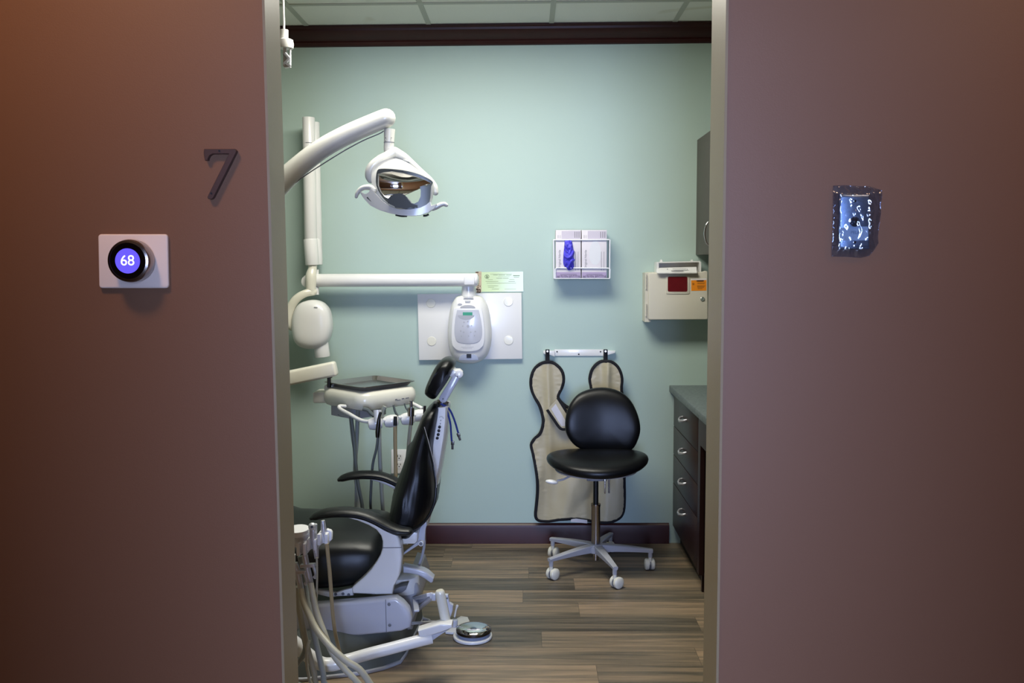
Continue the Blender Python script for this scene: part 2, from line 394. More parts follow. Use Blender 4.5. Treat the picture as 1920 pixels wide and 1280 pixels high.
# taupe lining of the door opening, wrapping the wall ends
d = MB()
for (xf, xb, sgn) in ((jl_f, jl_b, 1), (jr_f, jr_b, -1)):
    d.prism([(xf - sgn * .0015, YF - .003, 0), (xf + sgn * .0035, YF - .001, 0), (xb, YB + .003, 0), (xb - sgn * .05, YB + .003, 0), (xb - sgn * .05, YB + .0005, 0), (xb - sgn * .0015, YB + .0005, 0)], (0, 0, DOOR_H))
d.span((jl_b, YF - .003, DOOR_H - .012), (jr_b, YB + .003, DOOR_H + .001))
struct(d.build('door_1', M_jamb, sharp=4))
# ceiling: tiles and grid, room side
gx = [P(592, 51, D - .09).x, P(812, 45, D - .09).x, P(1034, 41, D - .09).x, P(1255, 39, D - .09).x]
x0g = gx[2]; pitch = .61; 
def cy(px, py): return PZ(px, py, H).y
y0g = cy(1034, 3)
c = MB().span((XL - .1, YB, H), (XR + .1, D + .1, H + .05))
ceil = struct(c.build('ceiling', M_tile))
g = MB()
k = -8
while k < 8:
    x = x0g + k * pitch
    if XL < x < XR: g.span((x - .012, YB, H - .004), (x + .012, D, H + .001))
    y = y0g + k * pitch
    if YB + .05 < y < D - .02: g.span((XL, y - .012, H - .0045), (XR, y + .012, H + .001))
    k += 1
struct(g.build('trim_4', M_ceil2))
# crown moulding profile (y out from the wall, z down from ceiling)
def crown(p0, p1, out, name, sgn=1):
    prof = [(0, 0), (.085, 0), (.085, .012), (.079, .02), (.076, .035), (.063, .055), (.046, .07), (.032, .082), (.021, .092), (.023, .1), (.017, .108), (.012, .118), (0, .124)]
    prof = [(a, b_ * (H - ZCB) / .124) for a, b_ in prof]
    _ = [(0, 0), (.095, 0), (.095, .012), (.088, .02), (.085, .035), (.07, .055), (.05, .07), (.034, .082), (.022, .092), (.024, .1), (.018, .108), (.013, .118), (0, .124)]
    secs = []
    for p in (p0, p1): secs.append([Vector(p) + Vector(out) * a + Vector((0, 0, -b_)) for a, b_ in prof])
    return struct(MB().loft(secs).build(name, M_dwood, sharp=25))
crown((XL, D, H - .002), (XR, D, H - .002), (0, -1, 0), 'trim_1')
crown((XL, YB, H - .002), (XL, D - .095, H - .002), (1, 0, 0), 'trim_2')
crown((XR, YB, H - .002), (XR, D - .095, H - .002), (-1, 0, 0), 'trim_3')
def base(p0, p1, out, name):
    prof = [(0, 0), (.016, 0), (.016, .085), (.013, .098), (.006, .106), (0, .108)]
    prof = [(a, b_ * 1.0) for a, b_ in prof]
    secs = [[Vector(p) + Vector(out) * a + Vector((0, 0, b_)) for a, b_ in prof] for p in (p0, p1)]
    return struct(MB().loft(secs).build(name, M_dwood, sharp=25))
base((XL, D, .001), (XR - .58, D, .001), (0, -1, 0), 'baseboard_back')
base((XL, YB, .001), (XL, D - .02, .001), (1, 0, 0), 'baseboard_left')
# corridor shell (behind and beside the camera)
struct(MB().span((-4.3, -2.6, 0), (-4.2, YB, H)).build('wall_corridor_left', M_corr))
struct(MB().span((4.2, -2.6, 0), (4.3, YB, H)).build('wall_corridor_right', M_corr))
cb = MB(); OX0, OX1 = -.27, .47
cb.span((-4.2, -.7, 0), (OX0, -.6, H)); cb.span((OX1, -.7, 0), (4.2, -.6, H)); cb.span((OX0, -.7, 2.15), (OX1, -.6, H))
struct(cb.build('wall_corridor_back', M_corr))
struct(MB().span((-4.2, -2.7, 0), (4.2, -2.6, H)).build('wall_daylit_room', M_corr))
struct(MB().span((-4.2, -2.6, H), (4.2, YF, H + .05)).build('ceiling_corridor', M_tile))
# corridor window (daylight) behind the camera
wn = MB(); wn.span((-.45, -2.6, .65), (.65, -2.57, 2.35)); wo = struct(wn.build('window_1', M_white))
MB().span((-.4, -2.568, .7), (.6, -2.565, 2.3)).build('pane', M_winl, wo)

# ceiling lights --------------------------------------------------
def light_panel(name, c, sx, sy, m, label, group=None):
    t = thing(name, label, 'ceiling light', c, group)
    z = c[2]
    f = MB()
    for a, b_ in (((-sx/2-.02, -sy/2-.02), (sx/2+.02, -sy/2)), ((-sx/2-.02, sy/2), (sx/2+.02, sy/2+.02)), ((-sx/2-.02, -sy/2), (-sx/2, sy/2)), ((sx/2, -sy/2), (sx/2+.02, sy/2))):
        f.span((c[0]+a[0], c[1]+a[1], z-.012), (c[0]+b_[0], c[1]+b_[1], z-.001))
    f.build('frame', M_white, t)
    MB().span((c[0]-sx/2, c[1]-sy/2, z-.006), (c[0]+sx/2, c[1]+sy/2, z-.002)).build('diffuser', m, t)
    return t
def area(name, loc, sx, sy, power, col, rot=(0, 0, 0), spread=180):
    l = bpy.data.lights.new(name, 'AREA'); l.shape = 'RECTANGLE'; l.size = sx; l.size_y = sy; l.energy = power; l.color = col; l.spread = math.radians(spread)
    o = bpy.data.objects.new(name, l); COL.objects.link(o); o.location = loc; o.rotation_euler = rot; o.visible_camera = True; return o
light_panel('ceiling_light', (-.25, 3.4, H - .004), 1.18, .58, M_diff, 'rectangular white ceiling light panel inside the treatment room')
area('troffer_lamp', (-.25, 3.4, H - .015), 1.15, .55, 29, (1, .985, .91))
light_panel('ceiling_light', (-1.05, 1.2, H - .004), .3, .3, M_warm, 'square warm ceiling light in the corridor, left of the doorway')
area('corridor_lamp', (-1.05, 1.2, H - .015), .22, .22, 9, (1, .58, .32))
light_panel('ceiling_light', (1.5, 1.1, H - .004), .3, .3, M_warm, 'square warm ceiling light in the corridor, right of the doorway')
area('corridor_lamp', (1.5, 1.1, H - .015), .22, .22, 6, (1, .6, .36))
area('window_daylight', (.1, -2.55, 1.5), .85, 1.6, 165, (.45, .59, 1), (math.radians(90), 0, 0))

# ------------------------------------------------------------------ back wall things
def onwall(name, label, cat_, px, py, Y=D, group=None): return thing(name, label, cat_, P(px, py, Y), group)
def rect_pts(a, b_, r, n=4):      # rounded rectangle outline in pixel space
    (x0, y0), (x1, y1) = a, b_; out = []
    for cx, cy_, a0 in ((x1 - r, y0 + r, -90), (x1 - r, y1 - r, 0), (x0 + r, y1 - r, 90), (x0 + r, y0 + r, 180)):
        for i in range(n + 1): t = math.radians(a0 + 90 * i / n); out.append((cx + r * math.cos(t), cy_ + r * math.sin(t)))
    return out
def pp(pts, Y): return [P(x, y, Y) for x, y in pts]
def plate(mb, pts, Y, th, bev=0, seg=2): return mb.prism(pp(pts, Y), (0, -th, 0), bev, seg)   # plate whose back is at Y
S = D / F     # metres per pixel on the back wall

# outlet
t = onwall('electrical_outlet', 'white duplex power outlet low on the green wall behind the patient chair', 'outlet', 748, 885)
plate(MB(), rect_pts((733.7, 842), (763, 887), 2), D - .0005, .006, .002).build('cover_plate', M_outlet, t)
for yy in (856.5, 872):
    o = plate(MB(), rect_pts((742.5, yy - 6), (754, yy + 6), 4), D - .006, .002).build('socket', M_outlet, t)
    q = MB()
    for dx in (-2.6, 2.6): plate(q, rect_pts((748.2 + dx - .6, yy - 3.4), (748.2 + dx + .6, yy), .3), D - .0078, .0008)
    plate(q, rect_pts((747.2, yy + 1.4), (749.4, yy + 3.6), 1), D - .0078, .0008); q.build('slots', M_ink, o)

# x-ray unit
c6 = crop(760, 500, 6.4); c2 = crop(520, 430, 4)
t = onwall('xray_unit', 'white wall-mounted dental x-ray machine with folding arm and oval control panel', 'x-ray machine', 880, 674)
plate(MB(), [c6(*q) for q in ((150, 325), (1395, 310), (1405, 1100), (170, 1115))], D - .0005, .022, .003).build('mounting_plate', M_white, t)
for q in ((308, 437), (1235, 418), (316, 893), (1240, 882)):
    a = P(*c6(*q), D - .022); MB().lathe([(.024, 0), (.024, .002), (.0225, .0034), (.004, .0038)], a, (0, -1, 0)).build('cover_cap', M_cream, t)
body = [c6(*q) for q in ((640, 348), (760, 336), (890, 348), (955, 400), (1003, 510), (1030, 680), (1037, 830), (1015, 980), (965, 1085), (870, 1145), (765, 1158), (660, 1145), (575, 1085), (532, 970), (514, 820), (520, 660), (548, 480), (590, 390))]
bodyc = [P(q.x, q.y, D - .05) for q in cat([(x, y, 0) for x, y in body], 4, True)]
ctl = MB().puff(bodyc, (0, -.085, 0), back=.35, p=3.2, rings=10).build('control_housing', M_white, t)
fy = D - .1345
face = [c6(*q) for q in ((585, 497), (915, 497), (935, 600), (950, 760), (943, 910), (915, 965), (860, 1000), (750, 1014), (640, 1002), (590, 970), (562, 915), (558, 760), (570, 600))]
face = [(v.x, v.y) for v in cat([(x, y, 0) for x, y in face[2:] + face[:0]] , 3)][:-1]
face = [c6(585, 497), c6(915, 497)] + face + [c6(570, 600)]
clear0 = 1
plate(MB(), face, fy + .006, .007, .001).build('face_panel', M_white2, ctl)
clear = [c6(*q) for q in ((622, 517), (880, 517), (905, 620), (922, 750), (912, 850), (860, 908), (750, 920), (640, 905), (600, 850), (588, 750), (600, 620))]
clear = [c6(622, 517), c6(880, 517)] + [(v.x, v.y) for v in cat([(x, y, 0) for x, y in clear[2:]], 3)]
cl = plate(MB(), clear, fy - .001, .003, .001).build('keypad_cover', M_lavplastic, ctl)
plate(MB(), [c6(*q) for q in ((690, 545), (805, 545), (805, 583), (690, 583))], fy - .004, .001).build('display', M_lcd, cl)
a = MB()
plate(a, [c6(730 + 100 * math.cos(math.radians(k)), 580 + 55 * math.sin(math.radians(k))) for k in range(0, 181, 15)], fy - .0035, .0012); a.build('display_surround', M_grey, cl)
for (x, y, r) in ((750, 655, 9), (703, 665, 8), (690, 710, 9), (752, 712, 17), (795, 705, 8), (665, 770, 9), (700, 785, 9), (785, 785, 10), (840, 775, 9), (672, 830, 8), (760, 830, 8), (830, 825, 8)):
    plate(MB(), [c6(x + r * math.cos(k * PI / 5), y + r * math.sin(k * PI / 5)) for k in range(10)], fy - .0038, .0015).build('key', M_grey, cl)
arch = [c6(760 + 118 * math.cos(math.radians(k)), 1120 - 82 * math.sin(math.radians(k)) ** .8) for k in range(0, 181, 12)]
ar = plate(MB(), arch, D - .118, .007, .001).build('switch_panel', mat('blue_grey_panel', (150, 158, 180), .4), ctl)
plate(MB(), rect_pts(c6(735, 1045), c6(792, 1092), .6), D - .124, .004).build('power_switch', M_blk, ar)
q = MB(); arcpts = [c6(750 + 92 * math.cos(math.radians(k)), 492 - 34 * math.sin(math.radians(k))) for k in range(0, 181, 15)]
plate(q, arcpts, D - .125, .007, .0005); plate(q, [c6(657 + 28 * math.cos(k * PI / 8), 451 + 14 * math.sin(k * PI / 8)) for k in range(16)], D - .12, .005)
for (x0, x1, yy) in ((697, 818, 364), (697, 818, 376), (710, 785, 408), (715, 780, 428)): plate(q, [c6(x0, yy - 3), c6(x1, yy - 3), c6(x1, yy + 3), c6(x0, yy + 3)], D - (.112 if yy < 400 else .119), .004)
q.build('printed_marks', M_grey, ctl)
q = MB()
for (x0, x1, yy) in ((720, 785, 937), (670, 820, 962), (690, 800, 978)): plate(q, [c6(x0, yy - 2), c6(x1, yy - 2), c6(x1, yy + 2), c6(x0, yy + 2)], fy - .0009, .0008)
q.build('printed_text_lines', M_grey, ctl)
nk = P(*c6(760, 345), D - .07); nt_ = P(*c6(760, 240), D - .07)
MB().lathe([(.036, -.02), (.036, .02), (.033, .05), (.031, .052), (.028, .06), (.016, .075), (.004, .08)], nk, (0, 0, 1)).build('neck', M_white, t)
YA = D - .10
pa, pb = P(592, 525.5, YA), P(893, 524.5, YA)
ra = 12.2 * YA / F
arm = MB().tube([pa, pb], [ra], 28, smooth=False, cap='flat'); arm.sphere(pb, ra * .99, (.45, 1, 1)); arm.build('extension_arm', M_white, t)
a, b_ = P(*c2(1400, 352), YA - .033), P(*c2(1480, 415), YA - .033)
MB().box((a + b_) / 2, (b_.x - a.x, .014, a.z - b_.z), None, .004).build('arm_joint_cover', M_white2, t)
e = MB(); q = P(*c2(213, 390), YA); q = q + Vector((.008, 0, 0)); e.sphere(q, .034, (.75, .9, 1)); e.cyl(q + Vector((.004, -.03, 0)), q + Vector((.004, .035, 0)), .029, bev=.004)
e.tube([P(594, 505, YA + .0), P(593, 552, YA)], [.010, .014]); e.build('elbow_joint', M_white, t)
# folded scissor arm: two parallel tubes going up
f1, f0 = P(578.5, 220, YA - .03), P(583, 470, YA - .03)
sc1 = MB().cyl(f1, f0, .031, bev=.003, seg=28).cyl(P(582, 448, YA - .03), P(585.5, 497, YA - .03), .0345, .034, bev=.003, seg=28).build('front_scissor_tube', M_white, t)
MB().cyl(P(579.7, 268, YA - .03), P(579.7, 269.4, YA - .03), .0314).build('seam', M_midgrey, sc1)
g1, g0 = P(588.5, 229, YA + .045), P(594, 470, YA + .045)
MB().cyl(g1, g0, .028, bev=.003, seg=28).cyl(P(592.5, 447, YA + .045), P(594, 496, YA + .045), .030, bev=.003).build('rear_scissor_tube', M_white, t)
yk = MB().tube([P(587, 490, YA - .03), P(585.5, 505, YA - .035), P(583, 520, YA - .045), P(583.5, 552, YA - .045)], [.022, .022, .028, .024], 16)
yk.build('yoke_stem', M_cream, t)
hk = [P(588, 547, YA - .05), P(572, 550, YA - .07), P(556, 560, YA - .08), P(545, 577, YA - .08), P(541, 598, YA - .08), P(546, 611, YA - .075), P(556, 611, YA - .07)]
MB().tube(hk, [.018, .019, .021, .022, .022, .022, .022], 16, asp=.75, cap='round').build('curved_yoke', M_cream, t)
a = P(553, 610, YA - .07); MB().cyl(a, a + Vector((.035, 0, 0)), .024, bev=.004).build('yoke_pivot', M_white, t)
hd = [c2(*q) for q in ((165, 562), (215, 535), (280, 527), (340, 545), (385, 590), (405, 650), (412, 730), (400, 800), (375, 850), (330, 882), (265, 895), (195, 885), (145, 850), (122, 780), (116, 700), (130, 620))]
hdc = [P(q.x, q.y, YA - .06) for q in cat([(x, y, 0) for x, y in hd], 4, True)]
th = MB().puff(hdc, (0, -.07, 0), back=.9, p=3.6, rings=12).build('tube_head', M_white, t)
cn0, cn1 = P(601, 640, YA - .06), P(605, 669, YA - .06)
th2 = MB().cyl(P(600, 630, YA - .06), cn1, .037, .0385, bev=.002).build('beam_cone', M_white, t)
a = P(592.2, 575.6, YA - .128); MB().box(a + Vector((0, .003, 0)), (.018, .004, .0022)).build('printed_mark', M_grey, th)

# notice
c9 = crop(890, 500, 19.2)
t = onwall('notice', 'small pale green paper notice in a clear sleeve above the x-ray control plate', 'notice', 942, 547)
plate(MB(), [c9(245, 190), c9(1745, 170), c9(1755, 890), c9(245, 900)], D - .003, .002).build('paper', M_paper, t)
plate(MB(), [c9(30, 175), c9(245, 165), c9(245, 920), c9(60, 935)], D - .003, .003).build('stained_edge_strip', M_sleeve, t, label='brown and white stained strip at the left edge')
q = MB()
for k in range(9):
    y = 300 + k * 62; plate(q, [c9(95, y), c9(150, y), c9(150, y + 30), c9(95, y + 30)], D - .0059, .001)
plate(q, [c9(30, 185), c9(140, 180), c9(140, 215), c9(30, 215)], D - .0059, .001); plate(q, [c9(185, 670), c9(212, 690), c9(205, 730), c9(180, 700)], D - .0059, .001)
for a, b_ in (((60, 800), (210, 835)), ((70, 905), (210, 935)), ((180, 820), (212, 930)), ((50, 780), (120, 830)), ((90, 850), (150, 890))):
    plate(q, [c9(*a), c9(b_[0], a[1]), c9(*b_), c9(a[0], b_[1])], D - .0059, .001)
q.build('dark_stains', mat('dark_brown_stain', (58, 34, 20), .7), t)
q = MB()
ring = [c9(443 + 72 * math.cos(k * PI / 12), 352 + 68 * math.sin(k * PI / 12)) for k in range(24)]
q.tube(pp(ring, D - .0055), .0012, 6, closed=True, smooth=False)
plate(q, [c9(415, 300), c9(450, 310), c9(475, 360), c9(480, 400), c9(405, 400), c9(420, 350)], D - .0049, .0008)
for (x0, x1, yy, h) in ((560, 1340, 262, 8), (670, 830, 297, 12), (860, 1090, 297, 12), (1140, 1320, 297, 12), (840, 1260, 345, 6), (780, 1000, 408, 12), (1015, 1220, 408, 12), (1385, 1620, 318, 26), (1410, 1600, 370, 14), (470, 650, 458, 10), (1250, 1430, 458, 10), (390, 850, 525, 10), (1220, 1450, 530, 12), (430, 1490, 585, 9), (470, 850, 682, 9), (480, 700, 735, 9), (620, 880, 803, 10), (1080, 1490, 803, 10)):
    plate(q, [c9(x0, yy - h / 2), c9(x1, yy - h / 2), c9(x1, yy + h / 2), c9(x0, yy + h / 2)], D - .0049, .0006)
q.build('seal_and_text_lines', M_greenink, t)

# glove box rack -------------------------------------------------
cg = crop(1030, 420, 11.636)
YG = D - .018
def face_M(px, py, Y, rot=0):      # text lying in a plane facing -Y
    return Matrix.Translation(P(px, py, Y)) @ Matrix.Rotation(PI / 2, 4, 'X') @ Matrix.Rotation(rot, 4, 'Z')
DG = .085
for i, (x0, x1, lab) in enumerate(((140, 688, 'left glove carton in the wire rack, a violet glove pulled from its slot'), (708, 1250, 'right glove carton in the wire rack, with no glove sticking out'))):
    t = onwall('glove_box', lab, 'glove box', *cg((x0 + x1) / 2, 1175), YG, 'glove cartons in the wall rack')
    a, b_ = P(*cg(x0, 130), YG - DG), P(*cg(x1, 1172), YG - DG)
    MB().span((a.x, YG, b_.z), (b_.x, YG - DG, a.z), .0012).build('carton', M_box, t)
    yf = YG - DG
    plate(MB(), [cg(x0 + 3, 1048), cg(x1 - 3, 1048), cg(x1 - 3, 1168), cg(x0 + 3, 1168)], yf, .0005).build('lilac_band', M_lilac, t)
    cx = (x0 + x1) / 2
    plate(MB(), [cg(x0 + 130, 150), cg(x1 - 6, 150), cg(x1 - 6, 345), cg(x0 + 130, 345)], yf, .0004).build('lilac_top_panel', M_lilac2, t)
    if i == 1: slot = [cg(cx + 20 + 130 * math.cos(k * PI / 18) , 660 + 300 * math.sin(k * PI / 18) if math.sin(k * PI / 18) < 0 else 660 + 230 * math.sin(k * PI / 18)) for k in range(36)]
    else: slot = [cg(cx + 6 + 95 * math.cos(k * PI / 18), 640 + 270 * math.sin(k * PI / 18)) for k in range(36)]
    plate(MB(), slot, yf, .0006).build('dispensing_panel', mat('slot_grey', (212, 212, 214), .6) if i else M_lilac2, t)
    q = MB(); q.text('Procure\u00ae Nitrile PF', 5.6 * S, face_M(*cg(cx + 3, 1135), yf - .0007, PI), sx=.92)
    plate(q, [cg(x0 + 100, 1092), cg(x1 - 90, 1092), cg(x1 - 90, 1099), cg(x0 + 100, 1099)], yf - .0004, .0004)
    q.build('upside_down_lettering', M_ink, t)
    q = MB(); q.text('Original Nitrile', 5.6 * S, face_M(*cg(x0 + 85, 770), yf - .0002, PI / 2)); q.build('upright_lettering', M_greyink, t)
    q = MB()
    def pl_(pts, Y, th): plate(MB(), pts, Y, th).build('print_line', M_greyink, t)
    for xx in (x1 - 130, x1 - 85, x1 - 40): pl_( [cg(xx - 7, 165), cg(xx + 7, 165), cg(xx + 7, 300), cg(xx - 7, 300)], yf - .0004, .0004)
    for xx in (x1 - 115, x1 - 60): pl_( [cg(xx - 4, 600), cg(xx + 4, 600), cg(xx + 4, 1010), cg(xx - 4, 1010)], yf, .0005)
    for xx in (x0 + 45, x0 + 70, x0 + 105): pl_( [cg(xx - 3, 240), cg(xx + 3, 240), cg(xx + 3, 310), cg(xx - 3, 310)], yf, .0005)
t = thing('glove', 'violet nitrile glove hanging crumpled out of the left glove carton', 'glove', P(*cg(420, 1000), YG - DG))
gl = [cg(*q) for q in ((345, 350), (470, 350), (505, 430), (528, 560), (552, 600), (530, 700), (552, 790), (530, 830), (540, 950), (500, 985), (420, 1005), (370, 960), (308, 880), (304, 700), (318, 560), (330, 430))]
glc = [P(q.x, q.y, YG - DG - .004) for q in cat([(x, y, 0) for x, y in gl], 4, True)]
mb = MB().puff(glc, (0, -.03, 0), back=.1, p=2, rings=12)
for v in mb.bm.verts:
    n_ = noise.noise(v.co * 75); n2_ = noise.noise(v.co * 160 + Vector((3, 1, 2)))
    if v.co.y < YG - DG - .006: v.co.y += (abs(n_) * .022 + n2_ * .006) ; v.co.y = min(v.co.y, YG - DG - .003)
mb.build('glove_palm', M_glove, t, sharp=80)
q = MB(); q.tube([P(*cg(330, 680), YG - DG - .02), P(*cg(400, 730), YG - DG - .033), P(*cg(470, 690), YG - DG - .033), P(*cg(520, 590), YG - DG - .022)], [.004, .008, .008, .005], 10, cap='round')
q.tube([P(*cg(540, 780), YG - DG - .02), P(*cg(480, 800), YG - DG - .03), P(*cg(430, 900), YG - DG - .026)], [.005, .007, .004], 10, cap='round')
q.build('glove_fingers', M_glove, t)
t = onwall('wall_rack', 'white wire rack on the green wall holding two glove cartons', 'wire rack', *cg(700, 1180))
yw = YG - DG - .006; r_ = .0032
q = MB()
q.tube([P(*cg(95, 345), D - .002), P(*cg(90, 345), yw), P(*cg(100, 345), yw), P(*cg(1310, 340), yw), P(*cg(1312, 340), yw + .01), P(*cg(1290, 340), D - .002)], r_, 8, smooth=False)
q.tube([P(*cg(130, 1180), yw), P(*cg(130, 980), yw), P(*cg(165, 955), yw), P(*cg(1290, 962), yw), P(*cg(1325, 985), yw), P(*cg(1318, 1185), yw)], r_, 8, smooth=False)
q.build('front_rails', M_wire, t)
for xx, x2 in ((92, 105), (1322, 1310)):
    q = MB(); q.tube([P(*cg(xx, 340), yw), P(*cg(xx + (10 if xx < 100 else -8), 1180), yw), P(*cg(x2, 1182), D - .002)], r_, 8, smooth=False); q.build('side_wire', M_wire, t)
q = MB(); 
for yy in (0, .4, .8): q.tube([P(*cg(105, 1188), yw + yy * .1 * 1), P(*cg(1318, 1188), yw + yy * .1)], .002, 8, smooth=False)
for xx in (105, 1310): q.tube([P(*cg(xx, 1182), D - .004), P(*cg(xx, 340), D - .004)], .0028, 8, smooth=False)
q.build('bottom_wires', M_wire, t)

# sharps cabinet ---------------------------------------------------
cs = crop(1200, 480, 9.844)
t = onwall('sharps_container', 'beige locking sharps disposal cabinet with red window and orange label', 'sharps container', *cs(690, 1180))
YS = D - .115
a, b_ = P(*cs(140, 300), YS), P(*cs(1248, 1165), YS)
cab = MB().span((a.x, D - .001, b_.z), (b_.x, YS + .012, a.z), .006, 3).build('housing', M_sharps, t)
door = [cs(*q) for q in ((150, 318), (1130, 290), (1190, 270), (1240, 285), (1245, 1150), (1225, 1168), (165, 1172), (145, 1150))]
plate(MB(), door, YS + .012, .014, .004, 3).build('front_door', M_sharps, t)
q = MB()
for y0, y1 in ((340, 620), (880, 1120)):
    for k in range(4): yy = y0 + (y1 - y0) * k / 4; q.cyl(P(*cs(112, yy), YS + .006), P(*cs(112, yy + (y1 - y0) * .21), YS + .006), .0035, seg=10)
q.span(P(*cs(95, 310), YS + .012), P(*cs(145, 1190), D - .001)); q.build('hinge', M_sharps, t)
plate(MB(), rect_pts(cs(478, 358), cs(915, 700), 3.2), YS - .002, .003, .001).build('window_frame', M_sharps, t)
plate(MB(), rect_pts(cs(512, 378), cs(875, 655), 2.6), YS - .005, .001).build('red_window', M_red, t, label='dark red window')
lb = plate(MB(), [cs(945, 418), cs(1225, 412), cs(1225, 636), cs(945, 640)], YS - .002, .0008).build('warning_label', M_orange, t, label='orange warning label')
plate(MB(), [cs(945, 418), cs(1225, 412), cs(1225, 440), cs(945, 445)], YS - .0028, .0004).build('label_header', M_white2, lb)
q = MB(); q.prism(pp([cs(1030, 458), cs(1060, 447), cs(1165, 447), cs(1190, 456), cs(1165, 468), cs(1060, 469)], YS - .003), (0, -.0004, 0))
for (x0, x1, yy) in ((1060, 1200, 492), (1060, 1190, 508), (1055, 1205, 548), (1055, 1190, 564), (1060, 1180, 580), (1065, 1150, 600)): plate(q, [cs(x0, yy - 2.5), cs(x1, yy - 2.5), cs(x1, yy + 2.5), cs(x0, yy + 2.5)], YS - .0028, .0005)
for ang in (90, 210, 330):
    cx, cy_ = 985 + 14 * math.cos(math.radians(ang)), 515 - 14 * math.sin(math.radians(ang))
    a0 = math.radians(ang)
    q.tube([P(*cs(cx + 12 * math.cos(a0 + s_), cy_ - 12 * math.sin(a0 + s_)), YS - .003) for s_ in [PI * .18 + j * (2 * PI - PI * .36) / 10 for j in range(11)]], .0005, 5, smooth=False)
q.tube(pp([cs(985 + 11 * math.cos(k * PI / 6), 515 + 11 * math.sin(k * PI / 6)) for k in range(12)], YS - .003), .0003, 5, closed=True, smooth=False)
q.build('biohazard_mark_and_print', M_ink, lb)
lk = P(*cs(1150, 790), YS - .002)
o = MB().lathe([(.0105, 0), (.0105, .004), (.008, .006), (.004, .006)], lk, (0, -1, 0)).build('lock', M_chrome, t)
MB().box(lk + Vector((-.001, -.0065, 0)), (.0022, .002, .008), Matrix.Rotation(.5, 3, 'Y')).build('keyhole', M_ink, o)
tr = MB()
yb_ = YS + .02
tr.prism(pp([cs(270, 110), cs(1050, 92), cs(1060, 300), cs(285, 310)], D - .012), (0, -.003, 0))
for x0, x1 in ((262, 300), (1035, 1066)): tr.prism(pp([cs(x0, 112), cs(x1, 108), cs(x1, 300), cs(x0, 310)], D - .012), (0, -.09, 0))
tr.prism(pp([cs(262, 108), cs(1060, 90), cs(1060, 112), cs(262, 130)], D - .014), (0, -.075, 0))
for xx in (380, 945): tr.prism(pp([cs(xx - 22, 112), cs(xx - 12, 70), cs(xx + 12, 62), cs(xx + 26, 104)], D - .03), (0, -.02, 0))
tr.build('top_tray', M_white, t)
fl = MB().prism([P(*cs(310, 215), YS + .02), P(*cs(1040, 195), YS + .02), P(*cs(1050, 300), YS - .022), P(*cs(300, 305), YS - .022)], (0, -.003, -.002)).prism(pp([cs(300, 303), cs(1050, 298), cs(1045, 318), cs(320, 322)], YS - .02), (0, -.004, 0)).build('drop_flap', M_white, t)
q = MB()
for (x0, x1, y) in ((600, 855, 236), (575, 800, 272)): 
    q.prism([P(*cs(x0, y - 5), YS - .004 - (y - 215) * .0002), P(*cs(x1, y - 5), YS - .004 - (y - 215) * .0002), P(*cs(x1, y + 4), YS - .006 - (y - 215) * .0002), P(*cs(x0, y + 4), YS - .006 - (y - 215) * .0002)], (0, -.004, 0))
for xx in (505, 870): q.prism(pp([cs(xx - 10, 235), cs(xx + 10, 235), cs(xx, 252)], YS - .008), (0, -.004, 0))
q.build('printed_syringe_mark', M_greyink, t)

# apron rack and lead apron --------------------------------------------------
ca = crop(970, 640, 2.725)
t = onwall('apron_rack', 'white metal hanger rail on the wall above the lead apron', 'hanger rail', 1087, 667)
q = MB(); plate(q, [ca(190, 40), ca(440, 40), ca(440, 73), ca(190, 73)], D - .001, .006, .0015); rl = q.build('rail', M_white, t)
for x0, x1, s_ in ((132, 192, 1), (438, 498, -1)):
    q = MB()
    if s_ == 1: pts = ((132, 46), (190, 44), (190, 74), (165, 66), (140, 62), (132, 58))
    else: pts = ((438, 44), (498, 45), (496, 56), (470, 64), (438, 74))
    plate(q, [ca(*u) for u in pts], D - .001, .03, .002)
    q.cyl(P(*ca(154 if s_ == 1 else 451, 50), D - .03), P(*ca(154 if s_ == 1 else 451, 50), D - .085), .005)
    q.build('hook', M_white, t)
for x, y in ((203, 52), (314, 65), (425, 52)):
    MB().lathe([(.004, 0), (.004, .002), (.001, .003)], P(*ca(x, y), D - .007), (0, -1, 0), 12).build('screw', M_dsteel, rl)
out = [(155, 103), (115, 115), (85, 145), (70, 190), (72, 240), (90, 285), (115, 330), (132, 390), (130, 430), (115, 470), (85, 500), (71, 530), (80, 570), (92, 630), (102, 700), (103, 770), (97, 840), (93, 890), (107, 916), (150, 922), (190, 913), (230, 905), (300, 905), (380, 918), (470, 918), (520, 903), (543, 870), (548, 800), (545, 700), (548, 600), (556, 520), (562, 440), (548, 350), (532, 250), (535, 190), (520, 140), (490, 108), (455, 100), (420, 105), (385, 137), (370, 190), (378, 240), (374, 300), (350, 338), (300, 347), (262, 337), (225, 310), (208, 280), (228, 235), (237, 190), (225, 145), (190, 112)]
oc = [ca(*q) for q in out]
oc2 = [(v.x, v.y) for v in cat([(x, y, 0) for x, y in oc], 3, True)]
YP = D - .055
O0 = P(1090, 820, YP)
def uv(px, py): p = P(px, py, YP); return (p.x - O0.x, p.z - O0.z)
def a3(u, v, w_): return Vector((O0.x + u, YP - w_, O0.z + v))
ouv = [uv(*q) for q in oc2]
